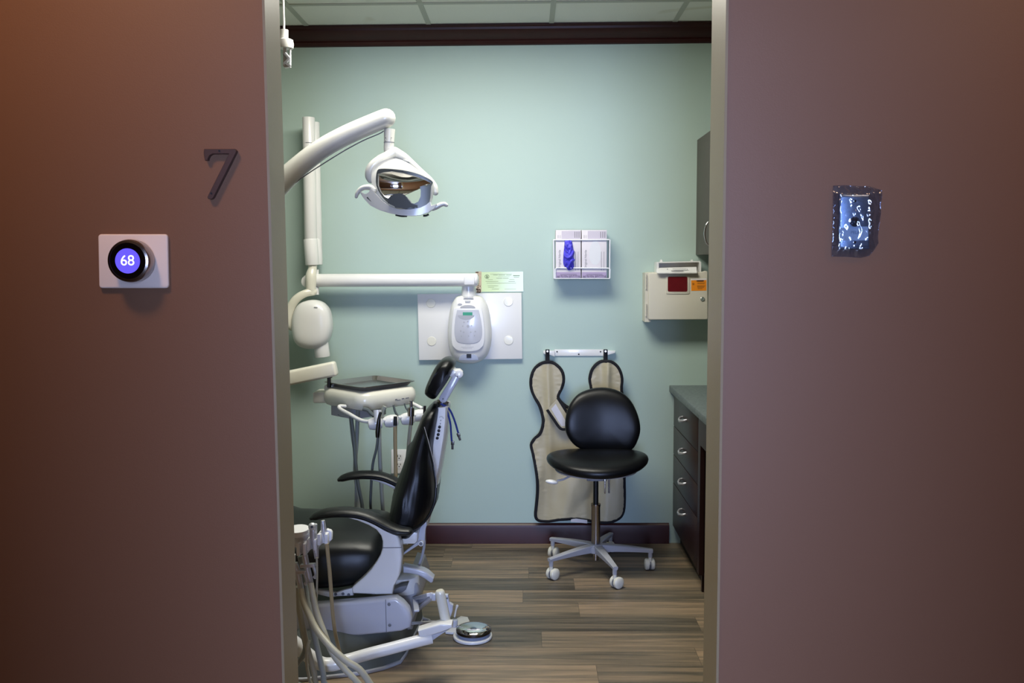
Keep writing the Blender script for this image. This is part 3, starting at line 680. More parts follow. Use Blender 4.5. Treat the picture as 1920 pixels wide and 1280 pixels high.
def fold(u, v):
    px, py = u * F / YP + 1090, 820 - v * F / YP
    s1 = .022 * math.exp(-((px - 1027 - (py - 680) * .02) / 7) ** 2) * max(0, 1 - abs(py - 760) / 200)
    s2 = .02 * math.exp(-((px - 1139) / 6) ** 2) * max(0, 1 - abs(py - 700) / 80)
    s3 = .014 * math.sin((px - 1060) / 13 + (py - 900) / 45) * max(0, min(1, (py - 840) / 60))
    s4 = .010 * noise.noise(Vector((u * 20, v * 6, 1.7)))
    edge = min((Vector((u, v)) - Vector(q)).length for q in ouv)
    s5 = .005 * noise.noise(Vector((u * 40, v * 130, 9))) * math.exp(-edge / .03)
    s6 = .012 * math.exp(-(((px - 1105) + (py - 935) * .8) / 14) ** 2) * max(0, 1 - abs(py - 940) / 40)
    return s1 + s2 + s3 + s4 + s5 - s6 * .6
t = onwall('lead_apron', 'khaki lead x-ray apron with black binding hanging behind the rolling stool', 'lead apron', 1090, 978)
MB().sheet(ouv, .0075, a3, .006, disp=fold).build('apron_panel', M_apron, t, sharp=70)
bp_ = [a3(u, v, .004 + fold(u, v)) for u, v in ouv]
MB().tube(bp_, .0082, 8, closed=True, smooth=False, asp=.8).build('binding', M_trim, t, label='black fabric binding')
for x in (154, 451):
    q = MB()
    top, bot = P(*ca(x + (0 if x < 200 else 0), 47), D - .06), P(*ca(x, 104), D - .06)
    q.tube([bot + Vector((0, -.002, 0)), top + Vector((0, -.004, .004)), top + Vector((0, .004, .006)), bot + Vector((0, .01, .0))], .0015, 8, smooth=False, asp=7, up=(0, 1, 0))
    q.build('hanging_loop', M_trim, t, label='black webbing loop')
fp = [ca(*q) for q in ((205, 282), (152, 342), (185, 390), (213, 430), (232, 441), (262, 436), (268, 400), (262, 372))]
fuv = [uv(*q) for q in fp]
fo = MB().sheet(fuv, .01, lambda u, v, w_: a3(u, v, w_ + .034), .005).build('folded_flap', M_apron, t, sharp=70)
MB().tube([a3(u, v, .037) for u, v in (fuv[1:6])], .008, 8, smooth=True, asp=.7).tube([a3(u, v, .037) for u, v in (fuv[7], fuv[0])], .008, 8, smooth=False, asp=.7).build('flap_binding', M_trim, fo)
vp = [uv(*ca(*q)) for q in ((195, 312), (172, 338), (205, 395), (225, 425), (245, 425), (246, 400))]
MB().sheet(vp, .01, lambda u, v, w_: a3(u, v, w_ + .0392), .0015, disp=lambda u, v: .0008 * noise.noise(Vector((u, v, 0)) * 150)).build('velcro_patch', M_velcro, fo)
tg = pp([ca(275, 908), ca(300, 904), ca(357, 912), ca(357, 928), ca(272, 920)], YP - .014)
MB().prism(tg, (0, -.003, 0)).build('white_tag', M_velcro, t)

# ------------------------------------------------------------------ stool
SX, SY = P(1117, 1000, 4.24).x, 4.24
t = thing('rolling_stool', 'black vinyl operator stool with round back on five white casters', 'stool', (SX, SY, 0))
bk = [ca(*q) for q in ((243, 440), (247, 370), (275, 305), (330, 258), (430, 237), (520, 254), (578, 300), (612, 370), (623, 440), (608, 500), (583, 540), (545, 553), (430, 555), (345, 548), (298, 528), (262, 488))]
YK = 4.36
bkc = [P(q.x, q.y, YK) for q in cat([(x, y, 0) for x, y in bk], 4, True)]
cx_ = sum(v.x for v in bkc) / len(bkc)
MB().puff(bkc, (0, -.05, 0), back=.55, p=2.5, rings=10, bow=lambda v: Vector((0, -(v.x - cx_) ** 2 * 1.2 + (v.z - .7) * .12, 0))).build('backrest', M_black, t)
zs = .548; so = []
for k in range(48):
    a = 2 * PI * k / 48; rx, ry = .243, .205; 
    so.append(Vector((SX + .005 + rx * math.cos(a), SY - .02 + ry * math.sin(a) * (1 if math.sin(a) > 0 else 1.05), zs - .018)))
MB().puff(so, (0, 0, .052), back=.85, p=2.4, rings=10, bow=lambda v: Vector((0, 0, (v.x - SX) ** 2 * .35 - max(0, (SY - .05 - v.y)) * .06))).build('seat', M_black, t)
MB().lathe([(.05, -.055), (.15, -.050), (.195, -.040), (.2, -.032), (.1, -.032)], (SX, SY - .02, zs - .012), (0, 0, 1), 40).build('seat_pan', M_grey, t)
q = MB(); q.span((SX - .05, SY - .1, zs - .088), (SX + .045, SY + .1, zs - .06), .004); q.span((SX - .035, SY - .115, zs - .084), (SX + .02, SY - .09, zs - .07)); q.build('mechanism', M_midgrey, t)
lv = MB(); z_ = zs - .075
lv.tube([(SX - .04, SY - .05, z_ + .012), (SX - .11, SY - .08, z_ + .012), (SX - .16, SY - .1, z_ - .004), (SX - .19, SY - .1, z_ - .01)], .005, 8)
lo = lv.build('height_lever', M_grey, t)
MB().sphere((SX - .215, SY - .1, z_ - .016), .03, (1, .5, .36), Matrix.Rotation(.15, 3, 'Y')).build('lever_paddle', M_white, lo)
lv = MB(); lv.tube([(SX - .03, SY + .05, z_ + .012), (SX - .1, SY + .02, z_ + .014), (SX - .16, SY + .01, z_ + .012)], .004, 8, asp=2); lv.build('tilt_lever', M_midgrey, t)
q = MB(); q.span((SX + .03, SY - .13, z_ - .065), (SX + .036, SY - .11, z_ + .01), .001); q.cyl((SX + .052, SY - .12, z_ - .065), (SX + .052, SY - .12, z_ + .014), .0045, seg=10); q.build('back_adjuster', M_steel, t)
q = MB(); q.tube([(SX, SY + .12, zs - .06), (SX, SY + .2, zs - .05), (SX, SY + .215, zs + .02), (SX, SY + .18, zs + .1)], .007, 10, asp=2.5); q.build('back_bracket', M_blk, t)
MB().cyl((SX, SY, .3), (SX, SY, zs - .06), .0125).build('gas_lift_rod', M_blk, t)
q = MB(); q.lathe([(.0215, 0), (.0215, .2), (.0235, .205), (.0235, .215), (.012, .215)], (SX, SY, .11), (0, 0, 1), 28); q.build('chrome_column', M_steel, t)
MB().cyl((SX, SY, .048), (SX, SY, .09), .014).build('column_foot', M_steel, t)
bs = MB(); bs.lathe([(.03, .085), (.042, .09), (.046, .115), (.035, .128), (.0215, .13)], (SX, SY, 0), (0, 0, 1), 28)
R5 = .262; angs = [math.radians(a) for a in (-3, 69, 141, 213, 285)]
for a in angs:
    e_ = Vector((math.cos(a), math.sin(a), 0)); n_ = Vector((-e_.y, e_.x, 0)); secs = []
    for k in range(9):
        r = .03 + (R5 - .018) * k / 8; hw = .021 - .009 * (k / 8); zt = .127 - .022 * (k / 8) ** 1.5; zb = zt - (.036 - .020 * k / 8); c_ = Vector((SX, SY, 0)) + e_ * r
        secs.append([c_ + n_ * hw + Vector((0, 0, zt - .004)), c_ + n_ * (hw - .004) + Vector((0, 0, zt)), c_ - n_ * (hw - .004) + Vector((0, 0, zt)), c_ - n_ * hw + Vector((0, 0, zt - .004)), c_ - n_ * hw * .8 + Vector((0, 0, zb)), c_ + n_ * hw * .8 + Vector((0, 0, zb))])
    bs.loft(secs); p = Vector((SX, SY, 0)) + e_ * R5; bs.cyl(p + Vector((0, 0, .066)), p + Vector((0, 0, .1)), .0105, seg=14)
bs.build('star_base', M_grey, t)
for i, a in enumerate(angs):
    e_ = Vector((math.cos(a), math.sin(a), 0)); p = Vector((SX, SY, 0)) + e_ * R5
    sw = (0, 1.2, 2.9, 3.6, 5.0)[i]; tr_ = Vector((math.cos(sw), math.sin(sw), 0)) * .014
    wd = Vector((-math.sin(sw + .0), math.cos(sw), 0)) if i != 0 else Vector((1, 0, 0))
    wd = [Vector((1, .1, 0)), Vector((1, .4, 0)), Vector((1, -.5, 0)), Vector((.7, -.7, 0)), Vector((.55, -.83, 0))][i].normalized()
    c_ = Vector((p.x - wd.y * .012, p.y + wd.x * .012, .0275))
    o = MB()
    for s_ in (-1, 1): o.lathe([(.018, 0), (.0265, .003), (.0272, .008), (.0272, .016), (.024, .020), (.012, .023)], c_ + wd * (.003 * s_), wd * s_, 26)
    o.cyl(Vector((p.x, p.y, .03)), Vector((p.x, p.y, .07)), .009, seg=12)
    co = o.build('caster', M_cream, t)
    o = MB()
    for s_ in (-1, 1): o.lathe([(.0205, 0), (.0205, .0012), (.0185, .0012)], c_ + wd * (.0222 * s_), wd * s_, 26)
    o.lathe([(.0276, -.0015), (.0276, .0015)], c_, wd, 26); o.build('wheel_groove', M_midgrey, co)

# ------------------------------------------------------------------ cabinets on the right
XC = P(1262, 900, D - .02).x
yc0, yc1 = 2.75, D - .001
zc = P(1256, 722, D).z; CT = .034
XCF = XC
t = thing('base_cabinet', 'dark cherry drawer cabinet with four drawers under the grey countertop', 'cabinet', (XCF + .3, 4.2, 0))
yd = P(1307, 950, 3.8).y
import mathutils
# depth at which the drawer unit's front edge appears (x=XCF seen at column 1307)
def y_at(px, x, py=900):
    dd = ray(px, py); return dd.y * (x / dd.x)
yd = y_at(1308, XCF)
q = MB().span((XCF + .02, yd, .09), (XR - .002, yc1, zc - CT)); q.build('carcass', M_cab, t)
MB().span((XCF + .045, yd, .001), (XR - .002, yc1, .09)).build('toe_kick', M_blk, t)
zrow = [P(x, y, D - .02).z for x, y in ((1262, 748), (1262, 797), (1262, 850), (1262, 902), (1262, 1005))]
zrow = [zc - CT - .006, P(1261, 797, D - .02).z, P(1261, 850, D - .02).z, P(1261, 903, D - .02).z, .1]
for i in range(4):
    o = MB().span((XCF, yd + .004, zrow[i + 1] + .002), (XCF + .019, D - .02, zrow[i] - .002), .0015).build('drawer', M_cab, t)
    zh = (zrow[i] + zrow[i + 1]) / 2 + (.0 if i < 3 else .04); yh = (yd + D) / 2 
    h = MB(); pts = [Vector((XCF + .002, yh - .05, zh + .012)), Vector((XCF - .014, yh - .044, zh + .006)), Vector((XCF - .023, yh - .02, zh)), Vector((XCF - .025, yh, zh - .002)), Vector((XCF - .023, yh + .02, zh)), Vector((XCF - .014, yh + .044, zh + .006)), Vector((XCF + .002, yh + .05, zh + .010))]
    h.tube(pts, [.004, .0065, .009, .0095, .009, .0065, .004], 10, asp=.6); h.build('handle', M_satin, o, label='curved satin metal pull')
t2 = thing('base_cabinet', 'dark cherry cabinet with open recess, beside the drawer cabinet near the doorway', 'cabinet', (XCF + .3, 3.2, 0))
q = MB(); q.span((XCF, yc0, zc - CT - .13), (XCF + .02, yd - .003, zc - CT)); q.span((XCF, yd - .055, .09), (XCF + .02, yd - .003, zc - CT - .13)); q.span((XCF, yc0, .09), (XCF + .02, yc0 + .03, zc - CT - .13))
q.build('face_frame', M_cab, t2)
q = MB(); q.span((XCF + .3, yc0, .001), (XCF + .32, yd - .003, zc - CT)); q.span((XCF + .021, yd - .02, .001), (XCF + .3, yd - .003, zc - CT)); q.span((XCF + .021, yc0, .001), (XCF + .3, yc0 + .018, zc - CT)); q.span((XCF + .03, yc0, .001), (XCF + .3, yd - .003, .09)); q.build('carcass', M_cab, t2)
dd_ = MB().span((XCF - .002, yc0 + .25, .12), (XCF - .0, yc0 + .252, .14)) 
o = MB(); ydp = yc0 + .03
o.span((XCF + .004, ydp, .1), (XCF + .018, ydp + .28, zc - CT - .135), .002); dr = o.build('cabinet_door', M_cab, t2)
h = MB(); h.tube([(XCF + .004, ydp + .25, .7), (XCF - .02, ydp + .25, .67), (XCF - .02, ydp + .25, .63), (XCF + .004, ydp + .25, .6)], .005, 8); h.build('handle', M_steel, dr)
ct = MB(); ct.span((XCF - .022, yc0 - .02, zc - CT + .001), (XR - .001, yc1, zc), .003); ct = tag(ct.build('countertop', M_counter), 'speckled grey-green laminate worktop running over the dark base cabinets', 'countertop')
# upper cabinet
XU = P(1306, 350, D).x
t = thing('wall_cabinet', 'brown-grey upper wall cabinet above the sharps container', 'cabinet', ((XU + XR) / 2, 4.2, P(1306, 478, D).z))
zu0, zu1 = P(1307, 478, D).z, P(1305, 262, D).z
MB().span((XU + .018, 3.0, zu0), (XR - .001, D - .001, zu1)).build('carcass', M_cab2, t)
for (y0, y1, hy) in ((D - .45, D - .003, D - .45 + .05), (3.76, D - .453, D - .5), (3.03, 3.757, 3.1)):
    o = MB().span((XU, y0, zu0 + .001), (XU + .017, y1, zu1 - .001), .001).build('cabinet_door', M_cab2, t)
    hy = y_at(1328.5, XU - .01, 430) if hy == D - .45 + .05 else hy
    zh = zu0 + .1
    h = MB(); h.tube([(XU + .002, hy, zh + .06), (XU - .018, hy, zh + .045), (XU - .028, hy, zh), (XU - .018, hy, zh - .045), (XU + .002, hy, zh - .06)], [.003, .004, .005, .004, .003], 10); h.build('handle', M_chrome, o)

# ------------------------------------------------------------------ front wall things
# thermostat
YT = YF
t = thing('thermostat', 'round digital thermostat showing 68 on a pale wall plate', 'thermostat', P(252, 540, YT))
def wplate(pts, Y, th, bev, name, m, par, seg=3, **kw): return plate(MB(), pts, Y, th, bev, seg).build(name, m, par, **kw)
def tilt(pts, ang, c):
    ca_, sa = math.cos(ang), math.sin(ang); return [(c[0] + (x - c[0]) * ca_ - (y - c[1]) * sa, c[1] + (x - c[0]) * sa + (y - c[1]) * ca_) for x, y in pts]
wplate([(q[0] + (q[1] - 440) * .02, q[1]) for q in rect_pts((187, 439), (317, 540), 6)], YT + .0002, .009, .003, 'wall_plate', M_nest, t)
tc_ = P(253, 489, YT - .0095)
st = MB().lathe([(.038, 0), (.044, .001), (.0455, .006), (.0455, .028), (.0435, .034), (.0385, .0355), (.0375, .034)], tc_, (0, -1, 0), 64).build('steel_ring', mat('dark_polished_steel', (150, 142, 138), .2, metal=1), t)
MB().lathe([(.0385, .0338), (.0385, .0352), (.03, .0356), (.001, .0356)], tc_, (0, -1, 0), 64).build('glass_face', M_glassblk, t)
scn = MB().lathe([(.0265, .0358), (.0265, .0362), (.001, .0362)], tc_, (0, -1, 0), 64).build('display', M_screen, t)
MB().text('68', .031, Matrix.Translation(tc_ + Vector((0, -.0366, -.0))) @ Matrix.Rotation(PI / 2, 4, 'X'), depth=.0003).build('digits', M_digits, scn)

# number 7
c7 = crop(170, 260, 3.766)
n7 = [c7(*q) for q in ((800, 72), (1018, 72), (1027, 82), (1026, 96), (866, 415), (852, 427), (828, 424), (823, 412), (970, 118), (975, 106), (860, 106), (838, 118), (828, 138), (826, 152), (806, 153), (803, 140), (797, 100))]
t = thing('door_number', 'dark metal house number 7 on the brown wall beside the doorway', 'number sign', P(403, 373, YF))
# (outline spans the front face; thickness is real)
MB().prism(pp(n7, YF - .012), (0, .0121, 0), .0008, 1).build('numeral', M_bronze, t)
for x, y in ((908, 86), (851, 385)):
    MB().cyl(P(*c7(x, y), YF - .001), P(*c7(x, y), YF - .0135), .0022, seg=12).build('screw', M_ink, t)

# wrapped switch plate
cw = crop(1520, 320, 6.4)
t = thing('switch_plate', 'small steel wall plate with centre button, wrapped in clear plastic, right of the doorway', 'wall switch', P(1600, 470, YF))
q = MB(); sp = [cw(*u) for u in ((330, 285), (690, 285), (694, 940), (322, 945))]
pb_ = pp(sp, YF - .001); c_ = sum(pb_, Vector()) / 4
secs = [[c_ + (v - c_) * k + Vector((0, -h_, 0)) for v in pb_] for k, h_ in ((1, 0), (1, .003), (.985, .006), (.9, .0085), (.86, .009))]
q.loft(secs); pl = q.build('metal_plate', M_switch, t)
bc = P(*cw(525, 612), YF - .01)
b1 = MB().lathe([(.0105, -.001), (.0105, .003), (.0095, .004), (.006, .004)], bc, (0, -1, 0), 24).build('button_collar', M_steel, t)
MB().lathe([(.006, .002), (.0055, .0065), (.003, .0075)], bc, (0, -1, 0), 20).build('button', M_blk, b1)
for x, y in ((530, 362), (528, 858)): MB().lathe([(.0035, 0), (.003, .001), (.001, .0015)], P(*cw(x, y), YF - .0095), (0, -1, 0), 14).build('screw', M_chrome, t)
lbq = wplate([cw(335, 690), cw(480, 672), cw(680, 668), cw(690, 690), cw(690, 835), cw(345, 838)], YF - .0102, .0006, 0, 'paper_label', M_tape, t)
MB().text('PELA', .009, face_M(*cw(535, 742), YF - .0112), depth=.0002).build('faint_lettering', M_faint, lbq)
t = thing('plastic_film', 'crinkled clear plastic film taped over the steel wall plate', 'plastic film', P(1600, 482, YF))
fo_ = [cw(*u) for u in ((262, 180), (420, 172), (560, 185), (700, 190), (850, 235), (848, 300), (835, 420), (838, 500), (822, 640), (800, 800), (812, 868), (740, 950), (690, 1020), (590, 1045), (430, 1035), (240, 1030), (236, 900), (250, 700), (246, 560), (252, 420), (258, 280))]
YW = YF + .0002
W0 = P(1600, 420, YW)
fuv2 = [(P(x, y, YW).x - W0.x, P(x, y, YW).z - W0.z) for x, y in fo_]
px0, px1 = min(v.x for v in pb_) - W0.x, max(v.x for v in pb_) - W0.x; pz0, pz1 = min(v.z for v in pb_) - W0.z, max(v.z for v in pb_) - W0.z
def fd(u, v):
    dx = max(px0 - u, u - px1, 0); dz = max(pz0 - v, v - pz1, 0); dd = math.hypot(dx, dz)
    bse = .015 * max(0, 1 - dd / .02) + .0005
    r = noise.noise(Vector((u * 42, v * 30, 0))) ; r2 = abs(noise.noise(Vector((u * 70 + v * 30, v * 45 - u * 40, 4))))
    return bse + .004 * abs(r) + .005 * (r2) ** .7
MB().sheet(fuv2, .0035, lambda u, v, w_: Vector((W0.x + u, YW - w_, W0.z + v)), .0002, disp=fd).build('film_sheet', M_film, t, sharp=180)

# ------------------------------------------------------------------ patient chair (seen from its side, facing left)
YC = 3.52
YN, YFR = 3.24, 3.80          # near and far side of the chair
k5 = crop(520, 960, 4); k4 = crop(540, 840, 4.571); k3 = crop(560, 640, 4.923)
t = thing('dental_chair', 'black vinyl and white reclining dental patient chair facing left', 'dental chair', (-.75, YC, 0))
# floor plate
fpz = .07
q = MB()
bp0 = [PZ(600, 1262, 0), PZ(680, 1266, 0), PZ(742, 1246, 0), PZ(762, 1228, 0), PZ(772, 1206, 0)]
xr = bp0[3].x; 
outl = [(v.x, v.y) for v in (PZ(*u, 0) for u in ((567, 1279), (640, 1271), (680, 1266), (720, 1257), (752, 1245), (764, 1228), (771, 1208)))]
outl = [(-1.75, outl[0][1] + .03)] + outl + [(-.44, 3.62), (-.50, 3.80), (-.70, 3.86), (-1.75, 3.86)]
q.prism([(x, y, .001) for x, y in outl], (0, 0, .012), .003, 2); q.build('floor_plate', M_grey, t)
q = MB()
q.loft([[Vector((x * k_ + (1 - k_) * -.95, y * j + (1 - j) * YC, z)) for x, y in outl] for z, k_, j in ((.0125, .99, .975), (.06, .98, .945), (.12, .965, .87), (.15, .9, .8))]); q.build('base_skirt', M_basegrey, t)
# lift housing and side panel
sp_ = [(-1.7, .155), (-.60, .145), (-.50, .155), (-.465, .19), (-.455, .235), (-.475, .285), (-.52, .322), (-.58, .335), (-1.7, .30)]
pan = [k5(*u) for u in ((-1000, 1090), (300, 960), (820, 908), (930, 895), (995, 868), (1008, 800), (985, 730), (940, 680), (890, 645), (810, 652), (300, 695), (-1000, 804))]
Yp = 3.17
wp = pp(pan, Yp)
lh = MB().prism(wp, (0, .05, 0), .012, 4).build('side_panel', M_lavplastic, t)
for x, y in ((838, 690), (843, 846)):
    MB().lathe([(.006, 0), (.006, .002), (.002, .003)], P(*k5(x, y), Yp - .0005), (0, -1, 0), 14).build('screw', M_midgrey, lh)
q = MB(); a = P(*k5(812, 655), Yp - .0006); b_ = P(*k5(818, 905), Yp - .0006); q.tube([a, b_], .0012, 6, smooth=False); q.build('panel_seam', M_midgrey, lh)
col_ = [k5(*u) for u in ((700, 905), (905, 905), (1010, 890), (1020, 800), (1060, 700), (1075, 620), (1040, 520), (975, 500), (960, 600), (700, 600))]
MB().prism(pp(col_, 3.36), (0, .34, 0), .03, 4).build('lift_column', M_grey, t)
q = MB(); c_ = P(*k5(975, 545), 3.33); q.cyl(P(*k5(958, 470), 3.40), P(*k5(965, 590), 3.40), .055, bev=.006); q.build('swivel_post', M_white, t)
q = MB(); q.span((-1.6, 3.33, .30), (-.58, 3.72, .335), .008); q.build('under_frame', M_basegrey, t)
# seat cushion : loft along X
def sec(x, zc_, hz, hy, yc=YC, p=3.2, n=28):
    out = []
    for k in range(n):
        a = 2 * PI * k / n; c_, s_ = math.cos(a), math.sin(a)
        out.append((x, yc + hy * math.copysign(abs(c_) ** (2 / p), c_), zc_ + hz * math.copysign(abs(s_) ** (2 / p), s_)))
    return out
xs0 = P(*k4(812, 880), 3.30).x
zt = P(640, 1000, 3.30).z
secs = []
for (dx, zc_, hz, hy) in ((0, .36, .012, .10), (.004, .36, .04, .20), (.02, .355, .07, .245), (.05, .35, .09, .262), (.10, .345, .104, .272), (.17, .34, .112, .277), (.25, .338, .113, .277), (.34, .345, .106, .275), (.42, .36, .093, .27), (.50, .40, .078, .268), (.62, .43, .066, .265), (.85, .45, .060, .255), (1.05, .44, .056, .235), (1.15, .43, .05, .21), (1.18, .42, .02, .17)):
    secs.append(sec(xs0 - dx, zc_ + .01, hz, hy))
MB().loft(secs).build('seat', M_blackm, t, sharp=70)
q = MB()
q.tube([(xs0 - dx, YN + .005 + (YC - .277 - hy_ * 0 - YN) * 0 + (.277 - hy_), z_) for dx, z_, hy_ in ((.40, .425, .27), (.5, .46, .27), (.62, .48, .266), (.85, .495, .256), (1.05, .48, .238))], .004, 6); q.build('seat_piping', M_trim, t)
# seat frame bracket bottom (white strip with bolts)
q = MB(); q.prism(pp([k5(*u) for u in ((225, 560), (300, 585), (440, 605), (500, 585), (560, 570), (570, 625), (440, 632), (400, 640), (230, 600))], 3.262), (0, .02, 0), .003); sb = q.build('seat_bracket', M_white, t)
for x, y in ((492, 612), (535, 618), (437, 614)): MB().lathe([(.006, 0), (.005, .003), (.001, .003)], P(*k5(x, y), 3.262), (0, -1, 0), 12).build('bolt', M_midgrey, sb)
# arm supports: C-shaped shells, near and far
shell = [(503, 598), (600, 588), (690, 618), (760, 652), (850, 700), (925, 728), (950, 775), (970, 850), (976, 930), (968, 1010), (955, 1090), (925, 1150), (905, 1185), (893, 1253), (760, 1256), (640, 1250), (556, 1247), (545, 1215), (552, 1190), (600, 1150), (660, 1095), (715, 1035), (760, 970), (790, 915), (808, 860), (810, 800), (795, 750), (755, 700), (690, 662), (600, 625)]
lab = ('near', 'far')
for i, dy in enumerate((0, .58)):
    pts = [P(*k4(*u), 3.215) + Vector((-dy * .035, dy, 0)) for u in shell]
    th_ = .055
    sh = MB().prism(pts, (0, th_, 0), .011, 4).build('arm_support', M_lavplastic if False else M_white, t)
    a, b_ = P(*k4(808, 853), 3.2145), P(*k4(972, 851), 3.2145)
    MB().tube([a + Vector((-dy * .035, dy, 0)), b_ + Vector((-dy * .035, dy, 0))], .0014, 6, smooth=False).build('support_seam', M_midgrey, sh)
    # padded armrest
    pth = [P(*k4(*u), 3.225) + Vector((-dy * .035, dy, 0)) for u in ((206, 594), (240, 580), (330, 556), (480, 546), (620, 560), (740, 602), (860, 668), (950, 705), (1040, 712))]
    pd = MB().tube(pth, [.009, .0145, .017, .018, .018, .018, .0175, .017, .013], 18, asp=2.2, up=(0, 0, 1), cap='round').build('armrest', M_blackm, t)
    pth2 = [P(*k4(*u), 3.178) + Vector((-dy * .035, dy, 0)) for u in ((198, 606), (240, 598), (350, 580), (480, 568), (620, 582), (740, 626), (850, 682), (950, 716), (1040, 722))]
    MB().tube(pth2, .0032, 8).build('armrest_piping', M_black, pd)
# backrest: cushion seen from the side, narrower toward its top
BL = [((822, 757), 812), ((812, 763), 823), ((803, 769), 825), ((794, 779), 824), ((785, 797), 820), ((775, 822), 815), ((763, 852), 812), ((754, 880), 815), ((744, 912), 817), ((736, 940), 815), ((733, 962), 808), ((737, 976), 797), ((748, 986), 785), ((757, 990), 772)]
yb = 3.46
secs = []
n = 28
Z = []
rows = [(758, 810, 822, .05), (761, 806, 825, .09), (768, 799, 824, .125), (780, 791, 822, .15), (797, 784, 819, .17), (822, 775, 816, .19), (852, 763, 816, .215), (880, 753, 819, .235), (912, 742, 821, .25), (940, 735, 818, .258), (962, 733, 809, .26), (976, 738, 796, .25), (985, 746, 786, .235), (990, 756, 775, .20)]
for (py, xl, xr_, hy) in rows:
    a, b_ = P(xl, py, yb), P(xr_, py, yb); z = (a.z); cx_ = (a.x + b_.x) / 2; hx = (b_.x - a.x) / 2; sec_ = []
    for k in range(n):
        an = 2 * PI * k / n; c_, s_ = math.cos(an), math.sin(an); p = 2.7
        X = cx_ + hx * math.copysign(abs(c_) ** (2 / p), c_); Yy = YC + hy * math.copysign(abs(s_) ** (2 / p), s_)
        sec_.append((X, Yy, z))
    secs.append(sec_)
mb = MB().loft(secs)
bmesh.ops.subdivide_edges(mb.bm, edges=mb.bm.edges[:], cuts=2, use_grid_fill=True)
for v in mb.bm.verts:            # creased, loose cover
    n_ = noise.noise(Vector((v.co.x * 7, v.co.y * 4, v.co.z * 9 + 3)))
    cr = abs(noise.noise(Vector((v.co.x * 14 + v.co.z * 9, v.co.y * 5, v.co.z * 6))))
    d_ = (v.co - Vector((cx_ - .02, YC, v.co.z))); d_.z = 0
    if d_.length > .02:
        k_ = .35 if d_.x > .03 else 1
        cz = .5 + .5 * math.cos((v.co.z - .55) * 6); rd = abs(math.sin(v.co.x * 38 + v.co.z * 21 + n_ * 2)) ** 3
        v.co += d_.normalized() * (n_ * .018 - cr * .014 + rd * .007 * cz) * k_
bk_ = mb.build('backrest', M_black, t, sharp=80)
q = MB(); pip = [(794, 801), (800, 822), (806, 845), (812, 870), (816, 895), (817, 915), (815, 938), (807, 960), (795, 978), (780, 989), (766, 993), (752, 990)]
yp_ = [3.35, 3.33, 3.31, 3.29, 3.28, 3.268, 3.26, 3.258, 3.26, 3.262, 3.27, 3.28]
q.tube([P(x, y, yy) for (x, y), yy in zip(pip, yp_)], .0055, 8); q.build('cover_piping', M_black, bk_)
q = MB(); q.tube([P(x + 1.6, y - 1, yy - .006) for (x, y), yy in zip(pip[:6], yp_[:6])], .0009, 5); q.build('stitching', M_grey, bk_)
# white shell of the back
rows = [(764, 820, 838, .085), (790, 817, 837, .09), (820, 812, 834, .095), (850, 807, 829, .10), (880, 803, 824, .10), (910, 798, 818, .10), (940, 793, 811, .10), (965, 789, 804, .095), (990, 785, 798, .09)]
secs = []
for (py, xl, xr_, hy) in rows:
    a, b_ = P(xl, py, YC - hy), P(xr_, py, YC - hy); e_ = .006
    xa, xb = a.x, b_.x
    secs.append([(xa, YC - hy + e_, a.z), (xa + e_, YC - hy, a.z), (xb - e_, YC - hy, a.z), (xb, YC - hy + e_ * 2, a.z), (xb + .006, YC, a.z), (xb, YC + hy - e_ * 2, a.z), (xb - e_, YC + hy, a.z), (xa + e_, YC + hy, a.z), (xa, YC + hy - e_, a.z)])
shl = MB().loft(secs).build('back_shell', M_white, t)
cp = crop(780, 740, 9.14)
ysh = YC - .098
kp = MB()
for (x, y) in ((403, 552), (391, 615), (380, 681), (364, 742)):
    p = P(*cp(x, y), ysh); kb = MB().lathe([(.0058, 0), (.0058, .003), (.004, .0042)], p + Vector((0, .003, 0)), (0, -1, 0), 16).build('control_button', M_blue if False else M_blk, shl)
for (x, y) in ((418, 495), (425, 437)):
    MB().lathe([(.002, 0), (.002, .003)], P(*cp(x, y), ysh), (0, -1, 0), 8).build('indicator', M_midgrey, shl)
q = MB(); q.tube([P(*cp(*u), ysh) for u in ((400, 385), (430, 372), (460, 385), (468, 410))], .0012, 6); q.build('icon', M_grey, shl)
# headrest
hr = [k3(*u) for u in ((1395, 143), (1425, 155), (1446, 185), (1440, 230), (1410, 300), (1365, 380), (1310, 460), (1280, 505), (1250, 520), (1215, 508), (1180, 480), (1173, 450), (1190, 390), (1225, 310), (1270, 225), (1310, 175), (1350, 148))]
yh = YC
secs = []
hc = cat([(x, y, 0) for x, y in hr], 3, True)
cxh = sum(v.x for v in hc) / len(hc); cyh = sum(v.y for v in hc) / len(hc)
for k in range(-8, 9):
    u = k / 8; s_ = (1 - abs(u) ** 3.2) ** (1 / 3.2) if abs(u) < 1 else 0.02
    s_ = max(s_, .55 if abs(k) == 8 else s_)
    if abs(k) == 8: s_ = .6
    secs.append([P(cxh + (v.x - cxh) * s_, cyh + (v.y - cyh) * s_, yh) + Vector((0, u * .108, 0)) for v in hc])
hd_ = MB().loft(secs).build('headrest', M_black, t, sharp=70)
def linkplate(mb, pa_, pb_, ra_, rb_, Y, th):     # stadium-shaped link between two pixel points
    (x0, y0), (x1, y1) = pa_, pb_; an = math.atan2(y1 - y0, x1 - x0); out = []
    for k in range(11): a_ = an + PI / 2 + PI * k / 10; out.append((x0 + ra_ * math.cos(a_), y0 + ra_ * math.sin(a_)))
    for k in range(11): a_ = an - PI / 2 + PI * k / 10; out.append((x1 + rb_ * math.cos(a_), y1 + rb_ * math.sin(a_)))
    return mb.prism(pp(out, Y), (0, th, 0), .003, 2)
